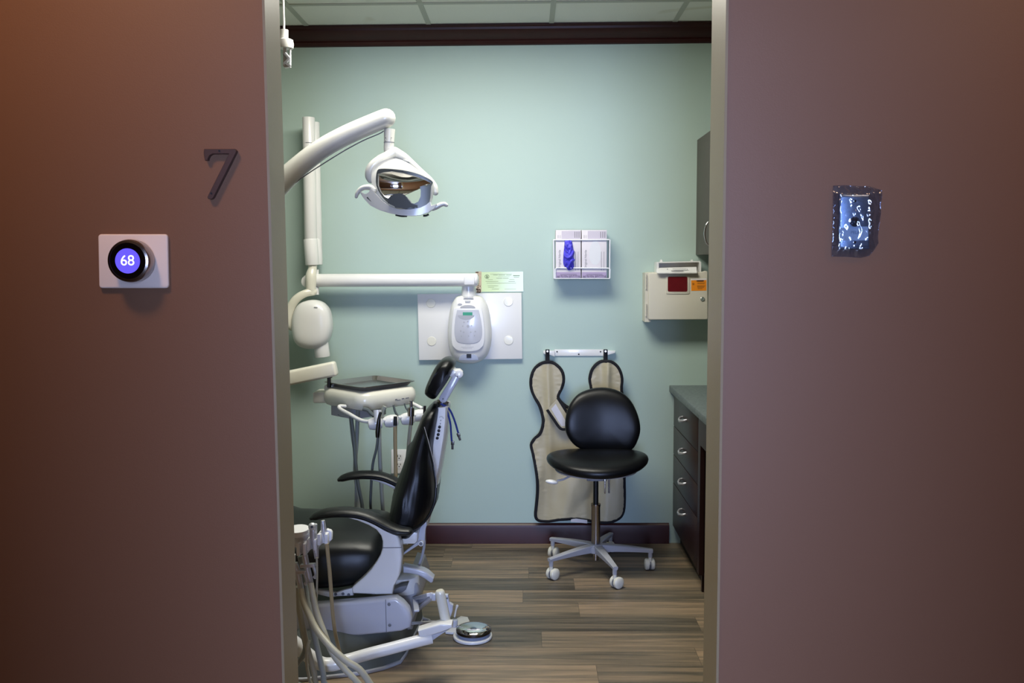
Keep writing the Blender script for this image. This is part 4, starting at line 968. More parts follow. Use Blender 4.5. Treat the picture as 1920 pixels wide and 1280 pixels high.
q = MB(); linkplate(q, k3(1462, 318), k3(1335, 528), 6.8, 7.8, YC - .045, .09); lk_ = q.build('headrest_link', M_lavplastic, t)
q = MB(); q.prism(pp([k3(*u) for u in ((1425, 255), (1440, 268), (1480, 270), (1505, 295), (1500, 335), (1470, 355), (1430, 345), (1390, 315))], YC - .04), (0, .08, 0), .004); q.cyl(P(*k3(1482, 300), YC - .05), P(*k3(1482, 300), YC + .05), .016, bev=.003); q.build('headrest_hinge', M_white, t)
for x, y in ((1465, 324), (1332, 530)): MB().lathe([(.0035, 0), (.003, .0015)], P(*k3(x, y), YC - .051 if x > 1400 else YC - .046), (0, -1, 0), 10).build('pin', M_midgrey, lk_)
q = MB(); q.tube([P(*k3(1335, 545), YC), P(*k3(1322, 600), YC), P(*k3(1315, 660), YC)], .012, 10, asp=2); q.build('headrest_bar', M_steel, t)
# back hinge bracket, strut, cable, release lever
q = MB(); q.prism(pp([k4(*u) for u in ((945, 722), (1110, 722), (1108, 800), (1085, 822), (985, 822), (955, 770))], 3.30), (0, .40, 0), .006, 2); q.build('back_bracket', M_white, t)
q = MB(); q.prism(pp([k4(*u) for u in ((1128, 690), (1160, 640), (1180, 600), (1190, 650), (1178, 700), (1172, 800), (1160, 835), (1120, 830), (985, 918), (978, 905), (1110, 800), (1118, 760))], 3.35), (0, .03, 0), .003, 2); q.build('recline_strut', M_lavplastic, t)
hg = P(*k4(1142, 810), 3.345); o = MB().cyl(hg + Vector((0, .02, 0)), hg + Vector((0, -.012, 0)), .0105, bev=.002).build('hinge_pin', M_white, t)
MB().lathe([(.0065, 0), (.0065, .001), (.0055, .001)], hg + Vector((0, -.0125, 0)), (0, -1, 0), 16).build('pin_ring', M_midgrey, o)
q = MB(); q.tube([P(*k4(*u), 3.4) for u in ((1170, 700), (1168, 820), (1155, 900), (1135, 970), (1105, 1030), (1060, 1060))], .0055, 8); q.build('cable', M_grey, t)
lev = [(985, 1012), (1030, 1022), (1100, 1035), (1160, 1052), (1195, 1070), (1248, 1118), (1240, 1150), (1222, 1158), (1170, 1120), (1120, 1092), (1060, 1078), (985, 1070)]
MB().prism(pp([k4(*u) for u in lev], 3.32), (0, .05, 0), .006, 3).build('release_lever', M_lavplastic, t)
q = MB(); q.prism(pp([k4(*u) for u in ((960, 1185), (1025, 1175), (1010, 1215), (975, 1240), (900, 1252), (905, 1215))], 3.28), (0, .05, 0), .004); q.build('foot_switch_guard', M_midgrey, t)

# bib clip cord
t = thing('bib_chain', 'blue bib cord with metal clips hanging from the back of the headrest', 'bib cord', P(833, 758, YC))
q = MB(); q.tube([P(*cp(*u), YC - .06) for u in ((425, 150), (470, 185), (520, 255), (560, 370), (590, 500), (600, 640), (612, 790))], .0038, 8)
q.tube([P(*cp(*u), YC - .045) for u in ((430, 155), (510, 190), (580, 260), (630, 360), (680, 500), (722, 650))], .0038, 8); q.build('cord', M_blue, t)
for (a_, b2) in (((628, 790), (625, 935)), ((720, 655), (757, 780))):
    A, B_ = P(*cp(*a_), YC - .055), P(*cp(*b2), YC - .055)
    o = MB(); o.bar(A, B_, .004, .009, up=(1, 0, 0), bev=.001); m_ = A.lerp(B_, .25); o.bar(A, A.lerp(B_, .45), .006, .013, up=(1, 0, 0), bev=.001); o.build('clip', M_dsteel, t)

# ------------------------------------------------------------------ delivery unit
cdv = crop(585, 690, 8.93)
t = thing('delivery_unit', 'cream dental delivery unit on a swing arm, with handpiece holders and hanging hoses', 'dental delivery unit', (-1.5, 4.1, 0))
e1 = Vector((.68, .73, 0)).normalized(); e2 = Vector((.73, -.68, 0)).normalized()
TC = PZ(693, 716, .93); TC.z = .93
cent = Vector((TC.x, TC.y, 0))
def rr(a, b_, r, n=7):
    out = []
    for sx, sy, a0 in ((1, 1, 0), (-1, 1, 90), (-1, -1, 180), (1, -1, 270)):
        for i in range(n + 1):
            g_ = math.radians(a0 + 90 * i / n); out.append((sx * (a - r) + r * math.cos(g_), sy * (b_ - r) + r * math.sin(g_)))
    return out
def ring_(a, b_, r, z, ca_=0, cb_=0): return [cent + e1 * (u + ca_) + e2 * (v + cb_) + Vector((0, 0, z)) for u, v in rr(a, b_, r)]
q = MB(); q.loft([ring_(.150, .150, .05, .826), ring_(.162, .162, .06, .832), ring_(.17, .17, .065, .85), ring_(.172, .172, .066, .872), ring_(.168, .168, .064, .893), ring_(.158, .158, .056, .906), ring_(.14, .14, .05, .911)])
hu = q.build('control_head', M_cream, t)
# corner towards the room is cent - e1 + e2 ; front face normal is e2 (towards lower right)
fr = cent + e2 * .1705
q = MB()
for (u, z_, w_, h_) in ((.02, .862, .012, .006), (.035, .858, .02, .003), (.06, .862, .014, .005), (.085, .862, .02, .004)):
    c_ = fr + e1 * (u) + Vector((0, 0, z_)); q.box(c_, (w_, .003, h_), Matrix((e1, -e2, Vector((0, 0, 1)))).transposed())
q.build('faded_print', M_midgrey, hu)
q = MB(); c_ = cent - e1 * .1 ; q.loft([ring_(.10, .10, .03, z_, -.03, -.05) for z_ in (.775, .826)]); q.build('lower_box', M_grey, t)
a, b_ = P(592, 742, 4.2), P(618, 744, 4.2); MB().span((a.x, 4.14, a.z - .026), (b_.x + .05, 4.26, a.z + .026), .008).build('side_handle', M_cream, t)
# swing arm
q = MB(); pa_, pb_ = P(500, 717, 4.12), P(631, 690, 4.12); q.bar(pa_ + (pa_ - pb_) * 1.2, pb_, .06, .068, bev=.012); q.build('swing_arm', M_cream, t)
A = pa_ + (pa_ - pb_) * 1.2
q = MB(); q.cyl((A.x, A.y, .02), (A.x, A.y, A.z + .06), .035, bev=.004); q.build('post', M_cream, t)
q = MB(); q.cyl((A.x, A.y, .001), (A.x, A.y, .03), .12, bev=.005); q.build('post_foot', M_grey, t)
q = MB(); q.cyl(P(617, 703, 4.12), P(617, 726, 4.12), .009); q.cyl(P(617, 705, 4.12), P(617, 708, 4.12), .015); q.build('pivot', M_dsteel, t)
q = MB(); q.span(P(607, 722, 4.14), P(634, 740, 4.24), .008); q.build('arm_bracket', M_cream, t)
# handpiece bar
YH = 3.78
bar = [cdv(*u) for u in ((560, 640), (470, 635), (455, 660), (500, 700), (620, 765), (760, 845), (860, 885), (960, 895))]
ybs = [4.0, 3.98, 3.97, 3.95, 3.9, 3.85, 3.82, 3.80]
q = MB(); q.tube([P(x, y, yy) for (x, y), yy in zip(bar, ybs)], .0085, 10)
q.build('handpiece_bar', M_white, t)
for l in ((((1180, 880), 3.80), ((1230, 860), 3.82)), (((1440, 830), 3.86), ((1520, 815), 3.88)), (((1690, 790), 3.92), ((1770, 770), 3.94)), (((1850, 680), 4.0), ((1780, 640), 4.02), ((1690, 595), 4.05), ((1640, 560), 4.05))):
    MB().tube([P(*cdv(*u), yy) for u, yy in l], .0085, 10).build('bar_segment', M_white, t)
for i, ((x, y), yy) in enumerate((((1065, 925), 3.79), ((1330, 885), 3.83), ((1605, 845), 3.89), ((1790, 790), 3.95))):
    c_ = P(*cdv(x, y), yy); q = MB(); dr_ = Vector((.9, .1, .12)).normalized()
    q.lathe([(.012, -.032), (.022, -.028), (.0265, -.014), (.0275, .0), (.0265, .014), (.022, .026), (.012, .03)], c_, dr_, 20)
    q.build('holder', M_white, t)
def hose(name, pts, r, m, par, lab_=None):
    return MB().tube(pts, r, 14, n=6).build(name, m, par, label=lab_)
# instruments
q = MB(); q.cyl(P(*cdv(1095, 700), 3.775), P(*cdv(1100, 900), 3.765), .018, .014, seg=16); q.build('syringe_body', M_white, t)
q = MB(); q.tube([P(*cdv(*u), 3.755) for u in ((1150, 735), (1125, 830), (1112, 930), (1100, 1060), (1098, 1160))], [.006, .007, .009, .010, .008], 10); q.build('handpiece', M_dsteel, t, label='dark metal handpiece')
q = MB(); q.tube([P(*cdv(*u), 3.80) for u in ((1395, 810), (1392, 960))], .008, 10, smooth=False); q.build('handpiece', M_blk, t)
q = MB(); q.tube([P(*cdv(*u), 3.85) for u in ((1660, 545), (1660, 660))], .007, 10, smooth=False); q.tube([P(*cdv(*u), 3.85) for u in ((1657, 660), (1655, 800))], .015, 12, smooth=False); q.tube([P(*cdv(*u), 3.85) for u in ((1668, 800), (1660, 950))], .009, 12, smooth=False); q.build('handpiece', M_steel, t, label='steel handpiece')
q = MB(); q.tube([P(*cdv(*u), 3.9) for u in ((1890, 630), (1880, 760))], .006, 10, smooth=False); q.build('handpiece', M_dsteel, t)
def HP(l, Y=3.9): return [P(x, y, Y) for x, y in l]
end = [Vector((-1.0, 3.95, .25)), Vector((-1.3, 4.0, .12)), Vector((A.x + .05, A.y, .10))]
def drop(p): return [Vector((p.x, 3.95, p.z - .12)), Vector((p.x - .05, 3.96, .2)), Vector((-1.1, 3.97, .1)), Vector((A.x + .05, A.y, .08))]
hl = [('hose', [(741, 796), (741, 830), (742, 880), (742, 930)], .0085, M_tan, 3.81), ('hose', [(770, 795), (767, 825), (763, 870), (755, 930)], .0085, M_beigehose, 3.86),
      ('hose', [(709, 815), (706, 840), (699, 870), (696, 910), (695, 951)], .006, M_dgreyhose, 3.80), ('hose', [(711, 800), (712, 850), (714, 890), (718, 955)], .009, M_greyhose, 3.83),
      ('hose', [(656, 780), (660, 820), (666, 860), (667, 910), (666, 950)], .005, M_greyhose, 3.95), ('hose', [(658, 778), (664, 830), (667, 870), (672, 910), (680, 955)], .0085, M_dgreyhose, 3.93), ('hose', [(671, 766), (669, 820), (666, 880), (670, 920), (671, 955)], .0095, M_greyhose, 3.97)]
for nm, l, r_, m_, yy in hl:
    p_ = HP(l, yy + .07); hose(nm, p_ + drop(p_[-1]), r_, m_, t)
q = MB(); q.tube(HP([cdv(*u) for u in ((850, 680), (930, 700), (1000, 770), (1070, 820))], 3.86), .009, 8); q.build('hose', M_dgreyhose, t)
q = MB(); q.tube(HP([cdv(*u) for u in ((1220, 640), (1180, 720), (1170, 790), (1190, 840))], 3.9), .010, 8); q.build('hose', M_greyhose, t)
q = MB(); q.tube(HP([cdv(*u) for u in ((1365, 615), (1390, 720), (1440, 805))], 3.92), .005, 8); q.build('hose', M_dgreyhose, t)
q = MB(); q.tube(HP([cdv(*u) for u in ((1550, 590), (1570, 660), (1625, 740))], 3.95), .0035, 8); q.build('hose', M_dgreyhose, t)
q = MB(); q.tube(HP([cdv(*u) for u in ((430, 775), (500, 805), (600, 790))], 3.98), .0018, 6); q.build('cable_loop', M_dgreyhose, t)
# tray
t = thing('instrument_tray', 'empty stainless steel instrument tray resting on the delivery unit', 'tray', (TC.x, TC.y, .912))
q = MB(); a_ = .150
zb_, zt_ = .914, .934
q.loft([ring_(a_ - .018, a_ - .018, .02, zb_), ring_(a_ - .002, a_ - .002, .024, zt_ - .002), ring_(a_ + .006, a_ + .006, .026, zt_), ring_(a_ + .007, a_ + .007, .026, zt_ - .002), ring_(a_ + .006, a_ + .006, .026, zt_ + .001), ring_(a_ - .003, a_ - .003, .024, zt_ + .001), ring_(a_ - .0195, a_ - .0195, .02, zb_ + .002)]); q.build('tray_pan', M_steel, t)

# ------------------------------------------------------------------ dental light
YL = 3.5
cl_ = crop(660, 190, 5.565); c1 = crop(500, 180, 4.74)
t = thing('dental_light', 'white overhead dental operating light on a curved arm', 'dental light', (-1.40, 3.98, 0))
ap = [P(*u, YL) for u in ((430, 470), (475, 400), (520, 350), (560, 312), (603, 279), (650, 253), (700, 231), (724, 221.5))]
ar_ = MB().tube(ap, [.047, .045, .043, .040, .0385, .0375, .0365, .0365], 28, cap='round').build('curved_arm', M_lamp, t)
q = MB(); q.tube([P(*c1(*u), YL - .006) for u in ((165, 838), (330, 715), (500, 603), (700, 480), (860, 395), (1000, 335), (1040, 310))], .0022, 6); q.build('arm_seam', M_greyink, ar_)
a0_ = ap[0] + (ap[0] - ap[1]) * .35; ap2 = [Vector((-1.40, 3.98, a0_.z - .80)), Vector((-1.395, 3.97, a0_.z - .58)), Vector((-1.36, 3.88, a0_.z - .36)), Vector((-1.28, 3.70, a0_.z - .16)), a0_]
MB().tube([(-1.40, 3.98, .02), *ap2, ap[0]], [.04, .042, .044, .045, .046, .047, .047], 20, n=8).build('post', M_lamp, t)
MB().cyl((-1.40, 3.98, .001), (-1.40, 3.98, .03), .10, bev=.005).build('post_foot', M_grey, t)
q = MB(); q.cyl(P(*cl_(392, 290), YL), P(*cl_(386, 428), YL), .0215, .0195, seg=24); q.tube([P(*cl_(386, 430), YL), P(*cl_(384, 500), YL), P(*cl_(392, 535), YL - .005), P(*cl_(425, 540), YL - .015)], [.0195, .0195, .018, .016], 20, cap='round'); nk_ = q.build('neck', M_lamp, t)
MB().cyl(P(*cl_(386, 426), YL), P(*cl_(386, 431), YL), .0205).build('neck_seam', M_midgrey, nk_)
q = MB()
for x, y in ((350, 380), (352, 412), (412, 380)): q.sphere(P(*cl_(x, y), YL - .019), .0018, seg=8)
q.build('screw', M_dsteel, nk_)
# yoke
yk_ = MB()
yk_.tube([P(*cl_(*u), YL - a) for u, a in (((445, 535), .01), ((380, 575), .012), ((300, 610), .02), ((225, 665), .025), ((190, 720), .025), ((184, 775), .022), ((197, 812), .02))], [.021, .022, .02, .019, .0185, .018, .016], 16, cap='round')
yk_.tube([P(*cl_(*u), YL - a) for u, a in (((440, 530), .01), ((530, 590), .0), ((620, 665), -.01), ((720, 750), -.015), ((800, 820), -.015), ((855, 890), -.012), ((870, 950), -.01))], [.021, .022, .019, .016, .015, .014, .012], 16, cap='round')
yk_.prism([P(*cl_(*u), YL - .02) for u in ((400, 545), (440, 512), (480, 530), (600, 630), (560, 640), (430, 620), (300, 640), (330, 600))], (0, .03, 0), .008, 3)
yk_.build('yoke', M_lamp, t)
hs_ = [cl_(*u) for u in ((232, 880), (222, 800), (232, 725), (270, 672), (340, 630), (430, 608), (530, 625), (640, 680), (740, 755), (830, 820), (858, 860), (855, 960), (835, 1060), (790, 1120), (600, 1165), (430, 1130), (330, 1050), (262, 960))]
hsc = [P(v.x, v.y, YL - .02) for v in cat([(x, y, 0) for x, y in hs_], 3, True)]
sh_o = [cl_(*u) for u in ((300, 740), (340, 725), (430, 728), (560, 742), (680, 768), (780, 805), (858, 850), (862, 875), (848, 905), (842, 980), (832, 1060), (790, 1100), (720, 1128), (600, 1140), (480, 1110), (400, 1065), (335, 990), (290, 900), (285, 810))]
hole1 = [cl_(*u) for u in ((305, 778), (360, 762), (450, 752), (560, 768), (680, 800), (780, 835), (848, 872), (800, 885), (735, 908), (745, 950), (742, 1010), (720, 1060), (680, 1082), (650, 1075), (622, 1040), (600, 1010), (565, 985), (520, 985), (470, 1000), (420, 1028), (375, 1010), (330, 960), (303, 890))]
# rear shell with the opening cut through, front shield ring, mirror, lamp cover
def PL(u, v, w_): return P(u, v, YL - .02 - 0) + Vector((0, -w_, 0))
def dome(u, v):
    cx_, cy_ = cl_(545, 890); r2 = ((u - cx_) / 62) ** 2 + ((v - cy_) / 50) ** 2
    return .045 * math.sqrt(max(0, 1 - min(1, r2) * .9))
hsu = [(v.x, v.y) for v in cat([(x, y, 0) for x, y in hs_], 2, True)]
hole_see = [cl_(*u) for u in ((590, 990), (640, 950), (735, 912), (745, 950), (742, 1010), (720, 1060), (680, 1082), (650, 1075), (622, 1040))]
MB().sheet(hsu, 3.0, lambda u, v, w_: PL(u, v, w_), .028, holes=[hole1], disp=dome).build('lamp_housing', M_lamp, t, sharp=50)
shu = [(v.x, v.y) for v in cat([(x, y, 0) for x, y in sh_o], 2, True)]
MB().sheet(shu, 3.0, lambda u, v, w_: PL(u, v, w_ + .052), .006, holes=[hole1], disp=lambda u, v: .03 * math.sqrt(max(0, 1 - ((u - cl_(575, 0)[0]) / 60) ** 2 * .8))).build('front_shield', M_shield, t, sharp=50)
mir = [cl_(*u) for u in ((302, 775), (360, 758), (450, 748), (560, 762), (680, 795), (780, 830), (848, 870), (800, 885), (735, 908), (640, 948), (560, 985), (470, 1003), (420, 1020), (375, 1010), (330, 960), (300, 890))]
mir = [((x - cl_(560, 0)[0]) * 1.03 + cl_(560, 0)[0], (y - cl_(0, 880)[1]) * 1.03 + cl_(0, 880)[1]) for x, y in mir]
mu = [(v.x, v.y) for v in cat([(x, y, 0) for x, y in mir], 2, True)]
cmx, cmy = cl_(560, 900)
MB().sheet(mu, 2.2, lambda u, v, w_: PL(u, v, w_), .002, disp=lambda u, v: .022 + .020 * (((u - cmx) / 50) ** 2) + .026 * (((v - cmy) / 26) ** 2)).build('mirror_reflector', M_mirror, t, sharp=60)
lc = [cl_(*u) for u in ((415, 1080), (425, 1020), (480, 985), (540, 978), (590, 1000), (625, 1050), (655, 1085), (715, 1100), (715, 1128), (690, 1118), (680, 1132), (640, 1120), (600, 1142), (560, 1128), (540, 1130), (490, 1125), (480, 1105), (430, 1085))]
MB().sheet(lc, 2.5, lambda u, v, w_: PL(u, v, w_ + .088), .012).build('lamp_cover', M_dshield, t)
cr_ = [cl_(*u) for u in ((112, 950), (180, 985), (215, 965), (238, 925), (290, 985), (350, 1050), (430, 1110), (520, 1140), (640, 1142), (740, 1125), (800, 1095), (840, 1060), (850, 1105), (905, 1085), (880, 1130), (820, 1170), (740, 1198), (650, 1208), (540, 1200), (430, 1180), (330, 1150), (230, 1100), (155, 1020))]
MB().sheet(cr_, 3.0, lambda u, v, w_: PL(u, v, w_ + .045 + .02 * max(0, 1 - ((u - cl_(545, 0)[0]) / 80) ** 2)), .03).build('lower_cowl', M_lamp, t)
q = MB(); q.tube([P(*cl_(*u), YL - .09) for u in ((232, 925), (190, 898), (130, 898), (85, 920), (55, 960), (45, 995))], [.011, .011, .010, .009, .008, .006], 10, cap='round'); q.build('handle', M_lamp, t)
q = MB(); q.tube([P(*cl_(*u), YL - .08) for u in ((845, 1112), (885, 1098), (925, 1078), (960, 1070), (985, 1082))], [.011, .010, .009, .0085, .007], 10, cap='round'); q.build('handle', M_lamp, t)
q = MB()
for a_, b2 in (((160, 1000), (270, 1100)), ((455, 1183), (575, 1196)), ((745, 1192), (800, 1178))): q.tube([P(*cl_(*a_), YL - .10), P(*cl_((a_[0] + b2[0]) / 2, (a_[1] + b2[1]) / 2 + 6), YL - .102), P(*cl_(*b2), YL - .10)], .004, 8)
q.build('vent_slots', M_dshield, t)

# ------------------------------------------------------------------ ceiling-mounted bracket, top left
cc = crop(490, 0, 4.571)
t = thing('ceiling_bracket', 'white ceiling-hung equipment pole with round flange, beside the left door jamb', 'ceiling bracket', P(532, 130, 3.3))
YU = 3.3
x_ = P(*cc(198, 350), YU).x
q = MB(); q.cyl((x_, YU, P(*cc(200, 255), YU).z), (x_, YU, H - .001), .0035); q.build('upper_pole', M_white, t)
q = MB(); q.cyl(P(*cc(196, 256), YU), P(*cc(196, 372), YU), .014 * 1.0, bev=.003); q.tube([P(*cc(196, 256), YU), P(*cc(196, 372), YU)], .0145, 20, smooth=False); q.build('pole_sleeve', M_white, t)
q = MB(); c_ = P(*cc(208, 385), YU); q.lathe([(.020, .02), (.027, .017), (.029, .0), (.027, -.012), (.01, -.012)], c_, (0, 0, 1), 28); q.build('flange', M_white, t)
q = MB(); q.bar(P(*cc(248, 395), YU), P(*cc(248, 570), YU), .012, .004, up=(1, 0, 0)); q.bar(P(*cc(205, 395), YU), P(*cc(205, 570), YU), .012, .012, up=(1, 0, 0)); q.bar(P(*cc(200, 575), YU), P(*cc(250, 568), YU), .02, .006, up=(0, 0, 1)); q.build('frame', M_white2, t)
q = MB(); q.bar(P(*cc(196, 455), YU - .012), P(*cc(238, 505), YU - .012), .012, .014, up=(0, 0, 1), bev=.003); q.bar(P(*cc(238, 505), YU - .012), P(*cc(196, 550), YU - .012), .012, .007, up=(0, 0, 1)); q.bar(P(*cc(205, 535), YU - .012), P(*cc(250, 570), YU - .012), .012, .008, up=(0, 0, 1)); q.build('diagonal_brace', M_grey, t)

# ------------------------------------------------------------------ assistant arm with suction hoses
ch = crop(540, 960, 4)
t = thing('assistant_arm', 'white assistant arm holding suction hoses in front of the patient chair', 'assistant arm', P(838, 1172, 3.2))
YP3 = 3.12
pt, pb3 = P(824, 1106, YP3), P(836, 1166, YP3)
q = MB(); q.tube([pt, pt.lerp(pb3, .04), pt.lerp(pb3, .12), pb3], [.013, .0165, .0175, .0185], 20, smooth=False); q.build('hinge_post', M_cream, t)
q = MB(); q.tube([pb3, P(837, 1174, YP3)], .0198, 20, smooth=False); q.build('hinge_collar', M_lavplastic, t)
q = MB(); 
slv = [k5(*u) for u in ((1052, 890), (1220, 838), (1308, 842), (1312, 868), (1240, 898), (1165, 922), (1075, 942), (1060, 925))]
q.prism(pp(slv, 3.07), (0, .05, 0), .006, 3); q.build('arm_sleeve', M_white, t)
q = MB(); q.prism(pp([k5(*u) for u in ((1075, 945), (1230, 900), (1290, 880), (1220, 925), (1170, 960))], 3.085), (0, .03, 0), .004); q.build('sleeve_web', M_lavplastic, t)
tb = [k5(*u) for u in ((1158, 940), (1000, 980), (850, 1020), (700, 1058), (560, 1098), (450, 1132), (390, 1142), (330, 1135), (260, 1095), (150, 1000), (60, 880))]
ty = [3.09, 3.07, 3.05, 3.03, 3.01, 2.99, 2.985, 2.98, 2.97, 2.95, 2.93]
tbp = [P(x, y, yy) for (x, y), yy in zip(tb, ty)]
tbp += [P(540, 1100, 2.9), P(540, 1040, 2.88)]
q = MB(); q.tube(tbp, [.021] * 5 + [.024] * 8, 20); q.build('arm_tube', M_white, t)
# linkage back to the chair
q = MB()
for a_, b2, w_ in (((1028, 650), (1140, 618), .014), ((1040, 740), (1165, 635), .010), ((1030, 640), (1045, 740), .008)):
    q.bar(P(*k5(*a_), 3.35 if a_[0] < 1100 else 3.2), P(*k5(*b2), 3.18), .02, w_, bev=.002)
q.bar(P(*k5(1020, 690), 3.4), P(*k5(1160, 620), 3.18), .012, .02, bev=.003)
q.span(P(*k5(1155, 612), 3.165), P(*k5(1192, 655), 3.18), .003); q.build('link_arms', M_lavplastic, t)
q = MB(); q.prism(pp([k5(*u) for u in ((1255, 620), (1280, 622), (1290, 680), (1318, 700), (1315, 740), (1295, 800), (1270, 790))], 3.135), (0, .02, 0), .003); bb = q.build('side_bracket', M_lavplastic, t)
MB().lathe([(.004, 0), (.003, .001)], P(*k5(1273, 645), 3.134), (0, -1, 0), 10).build('bolt', M_midgrey, bb)
q = MB(); q.tube([P(*k5(1010, 832), 3.35), P(*k5(1100, 828), 3.3), P(*k5(1215, 826), 3.15)], .006, 8); q.build('air_line', M_white2, t)
# holder block with clips
YQ = 2.86
q = MB(); q.prism([P(*ch(*u), YQ) for u in ((0, 215), (60, 190), (135, 150), (175, 150), (210, 185), (215, 240), (130, 245), (60, 265), (0, 270))], (0, .03, .0), .004); q.build('holder_base', M_white2, t)
def clip(x0, y0, x1, y1):
    a_, b2 = P(*ch(x0, y0), YQ - .035), P(*ch(x1, y1), YQ - .035)
    mx = (a_.x + b2.x) / 2; w = abs(b2.x - a_.x) / 2; q = MB(); z0, z1 = b2.z, a_.z; out = []
    for k in range(-5, 6): g_ = PI / 2 + PI * .42 * k / 3 * .6; 
    pts = [(-w, 0), (-w, .045), (w, .045), (w, 0), (w * .45, -.002), (w * .4, .014), (w * .1, .022), (-w * .25, .018), (-w * .35, .006), (-w * .4, -.002)]
    q.prism([(mx + u, YQ - .035 + v, z0) for u, v in pts], (0, 0, z1 - z0), .003); return q.build('instrument_clip', M_white2, t)
clip(62, 235, 135, 330); clip(138, 205, 215, 290); clip(218, 165, 298, 250)
q = MB(); q.prism(pp([ch(*u) for u in ((288, 130), (318, 140), (328, 155), (326, 210), (305, 222), (292, 200))], YQ - .01), (0, .02, 0), .003); q.build('clip_ear', M_white2, t)
cu_ = P(*ch(78, 172), YQ + .0)
MB().lathe([(.010, .002), (.030, .003), (.035, .008), (.0365, .020), (.036, .023), (.02, .0235)], cu_, (0, -.1, 1), 30).build('cup_holder', M_white2, t)
YI = YQ - .018
q = MB(); q.tube([P(*ch(*u), YI) for u in ((188, 200), (205, 260), (215, 345))], [.011, .010, .007], 14); hp_ = P(*ch(185, 150), YI)
q.cyl(P(*ch(188, 90), YI), P(*ch(190, 205), YI), .0135, .0115, seg=18, bev=0); q.sphere(P(*ch(182, 108), YI - .004), .0135); sy = q.build('air_water_syringe', M_satin, t)
MB().cyl(P(*ch(180, 110), YI - .014), P(*ch(179, 110), YI - .022), .0042, seg=12).build('syringe_tip_socket', M_blk, sy)
q = MB(); q.tube([P(*ch(262, 62), YI + .01), P(*ch(264, 85), YI + .01), P(*ch(268, 135), YI + .01), P(*ch(274, 162), YI + .01), P(*ch(292, 235), YI + .01)], [.0062, .0075, .0095, .0085, .0075], 14, smooth=False); q.build('saliva_ejector', M_satin, t)
for (pts, r_) in ((((125, 320), (140, 400), (155, 470), (170, 540)), .0100), (((50, 380), (72, 450), (85, 520), (97, 588)), .0100)):
    v_ = MB(); P4 = [P(*ch(*u), YI - .01) for u in pts]; v_.tube(P4, r_, 16); vv = v_.build('suction_valve', M_satin, t)
    o = MB(); o.bar(P4[1] + Vector((-.02, 0, 0)), P4[1] + Vector((.03, -.005, .004)), .02, .011, bev=.003); o.tube([P4[1] + Vector((.022, 0, 0)), P4[1] + Vector((.03, 0, -.03)), P4[2] + Vector((.018, 0, -.01))], .006, 8); o.build('valve_lever', M_satin, vv)
def H3(l): return [P(*ch(x, y), yy) for x, y, yy in l]
hz = [('suction_hose', H3([(97, 575, 2.80), (110, 650, 2.79), (150, 750, 2.77), (215, 880, 2.74), (320, 1010, 2.70), (430, 1110, 2.68), (560, 1205, 2.68)]), .0105, M_beigehose),
      ('suction_hose', H3([(170, 530, 2.80), (185, 620, 2.79), (215, 750, 2.78), (262, 880, 2.76), (330, 1050, 2.74), (420, 1170, 2.74), (520, 1275, 2.74)]), .0098, M_beigehose),
      ('suction_hose', H3([(92, 330, 2.87), (125, 480, 2.87), (140, 640, 2.86), (175, 820, 2.84), (215, 1000, 2.83), (262, 1200, 2.82), (280, 1290, 2.82)]), .0095, M_greyhose),
      ('suction_hose', H3([(62, 560, 2.85), (80, 700, 2.85), (115, 880, 2.84), (155, 1050, 2.83), (195, 1200, 2.82), (215, 1290, 2.82)]), .0095, M_beigehose),
      ('syringe_line', H3([(216, 340, 2.815), (218, 450, 2.82), (216, 600, 2.84), (214, 750, 2.88), (218, 900, 2.9), (222, 1050, 2.9), (235, 1180, 2.9)]), .0035, M_beigehose),
      ('ejector_hose', H3([(290, 235, 2.825), (300, 330, 2.83), (312, 450, 2.84), (322, 580, 2.86), (332, 720, 2.88), (350, 880, 2.92), (375, 1000, 2.95), (400, 1080, 2.96), (418, 1112, 2.97)]), .0062, M_tan),
      ('thin_hose', H3([(160, 960, 2.80), (143, 1040, 2.79), (140, 1130, 2.79), (155, 1220, 2.79), (180, 1290, 2.79)]), .0052, M_beigehose),
      ('suction_hose', H3([(70, 640, 2.9), (90, 760, 2.9), (110, 900, 2.89), (125, 1050, 2.88)]), .009, M_greyhose)]
for nm, p_, r_, m_ in hz:
    if p_[-1].z > .03 and nm in ('suction_hose', 'thin_hose'):
        l_ = p_[-1]; p_ = p_ + [Vector((l_.x + .05 - .12 * (l_.x < -.75), l_.y + .02, max(l_.z * .45, .02))), Vector((l_.x - .05, l_.y + .12, .02))]
    hose(nm, p_, r_, m_, t)

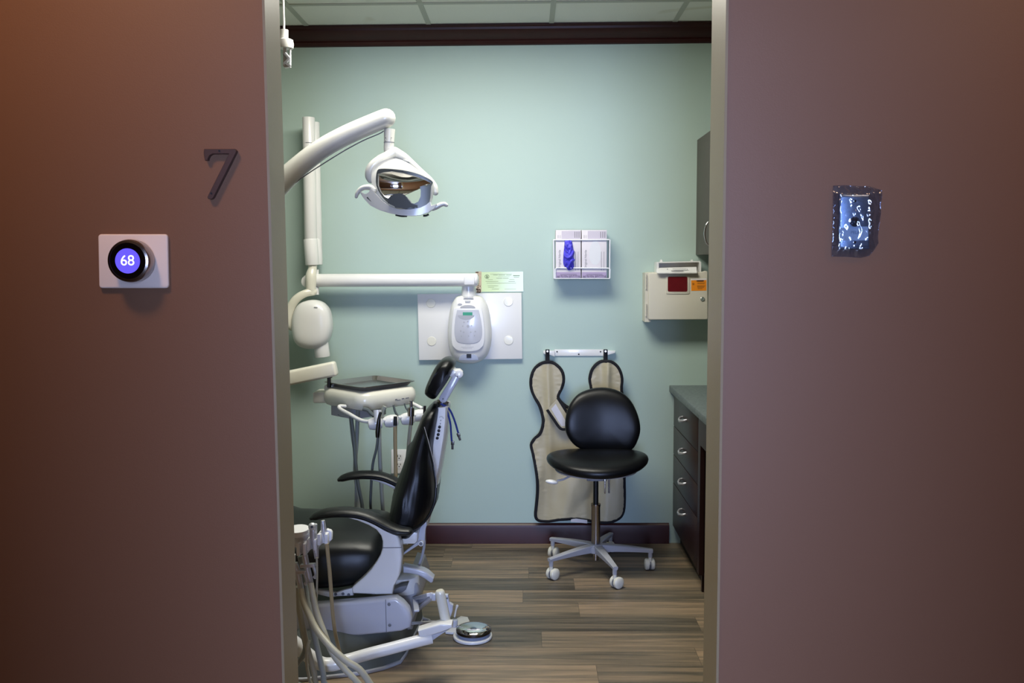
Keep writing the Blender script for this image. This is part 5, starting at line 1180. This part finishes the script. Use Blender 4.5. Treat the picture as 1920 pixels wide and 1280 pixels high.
# ------------------------------------------------------------------ foot control
cf = crop(740, 1040, 7.11)
fc = PZ(888, 1188, 0.0); fc = PZ(888, 1181, .03); fc.z = 0
t = thing('foot_control', 'round chrome foot control disc on a white base on the floor', 'foot pedal', fc)
R_ = .078
q = MB(); pr = []
n = 48
base_o = []
for k in range(n):
    a = 2 * PI * k / n; r = R_ * (1 + .0); x, y = r * math.cos(a), r * math.sin(a)
    base_o.append((fc.x + x - .004, fc.y + y, .001))
q.prism(base_o, (0, 0, .012), .004, 2); q.build('base_plate', M_white, t)
q = MB(); tg_ = PZ(*cf(790, 960), .01)
q.prism([(tg_.x - .03, tg_.y - .05, .001), (tg_.x + .06, tg_.y - .07, .001), (tg_.x + .07, tg_.y + .02, .001), (tg_.x + .05, tg_.y + .10, .001), (tg_.x + .02, tg_.y + .11, .001), (tg_.x - .03, tg_.y + .03, .001)], (0, 0, .012), .004, 2); ton = q.build('base_tongue', M_white, t)
MB().lathe([(.0645, .013), (.065, .024), (.062, .026)], fc, (0, 0, 1), 48).build('lower_ring', mat('blue_grey_ring', (120, 130, 150), .35), t)
MB().lathe([(.066, .026), (.070, .027), (.070, .036), (.0675, .037)], fc, (0, 0, 1), 56).build('edge_band', M_dsteel, t)
MB().lathe([(.069, .0365), (.067, .0395), (.053, .045), (.038, .0485), (.022, .0505), (.008, .0515), (.001, .052)], fc, (0, 0, 1), 64).build('chrome_disc', M_chrome, t)
a, b_ = PZ(*cf(800, 900), .03), PZ(*cf(828, 812), .03)
q = MB(); z0 = Vector((a.x, a.y, .013)); q.cyl(z0, z0 + Vector((0, 0, .03)), .013, bev=.003); q.build('valve_body', M_lavplastic, t)
q = MB(); q.tube([z0 + Vector((0, 0, .042)), z0 + Vector((.006, .005, .07)), z0 + Vector((.01, .01, .082))], [.004, .0035, .006], 8, cap='round'); q.build('toggle', M_white, t)
q = MB(); q.tube([z0 + Vector((-.012, 0, .02)), z0 + Vector((-.1, .02, .012)), Vector((-.43, 3.6, .012)), Vector((-.6, 3.7, .012))], .006, 8); q.build('tubing', M_grey, t)

# ------------------------------------------------------------------ world and view
w = bpy.data.worlds.new('world'); sc.world = w; w.use_nodes = True
w.node_tree.nodes['Background'].inputs[0].default_value = (.02, .02, .025, 1)
sc.view_settings.view_transform = 'Standard'; sc.view_settings.look = 'None'; sc.view_settings.gamma = 1; sc.view_settings.use_curve_mapping = False
sc.view_settings.exposure = .35
sc.cycles.use_denoising = True; sc.cycles.max_bounces = 8; sc.cycles.sample_clamp_indirect = 6
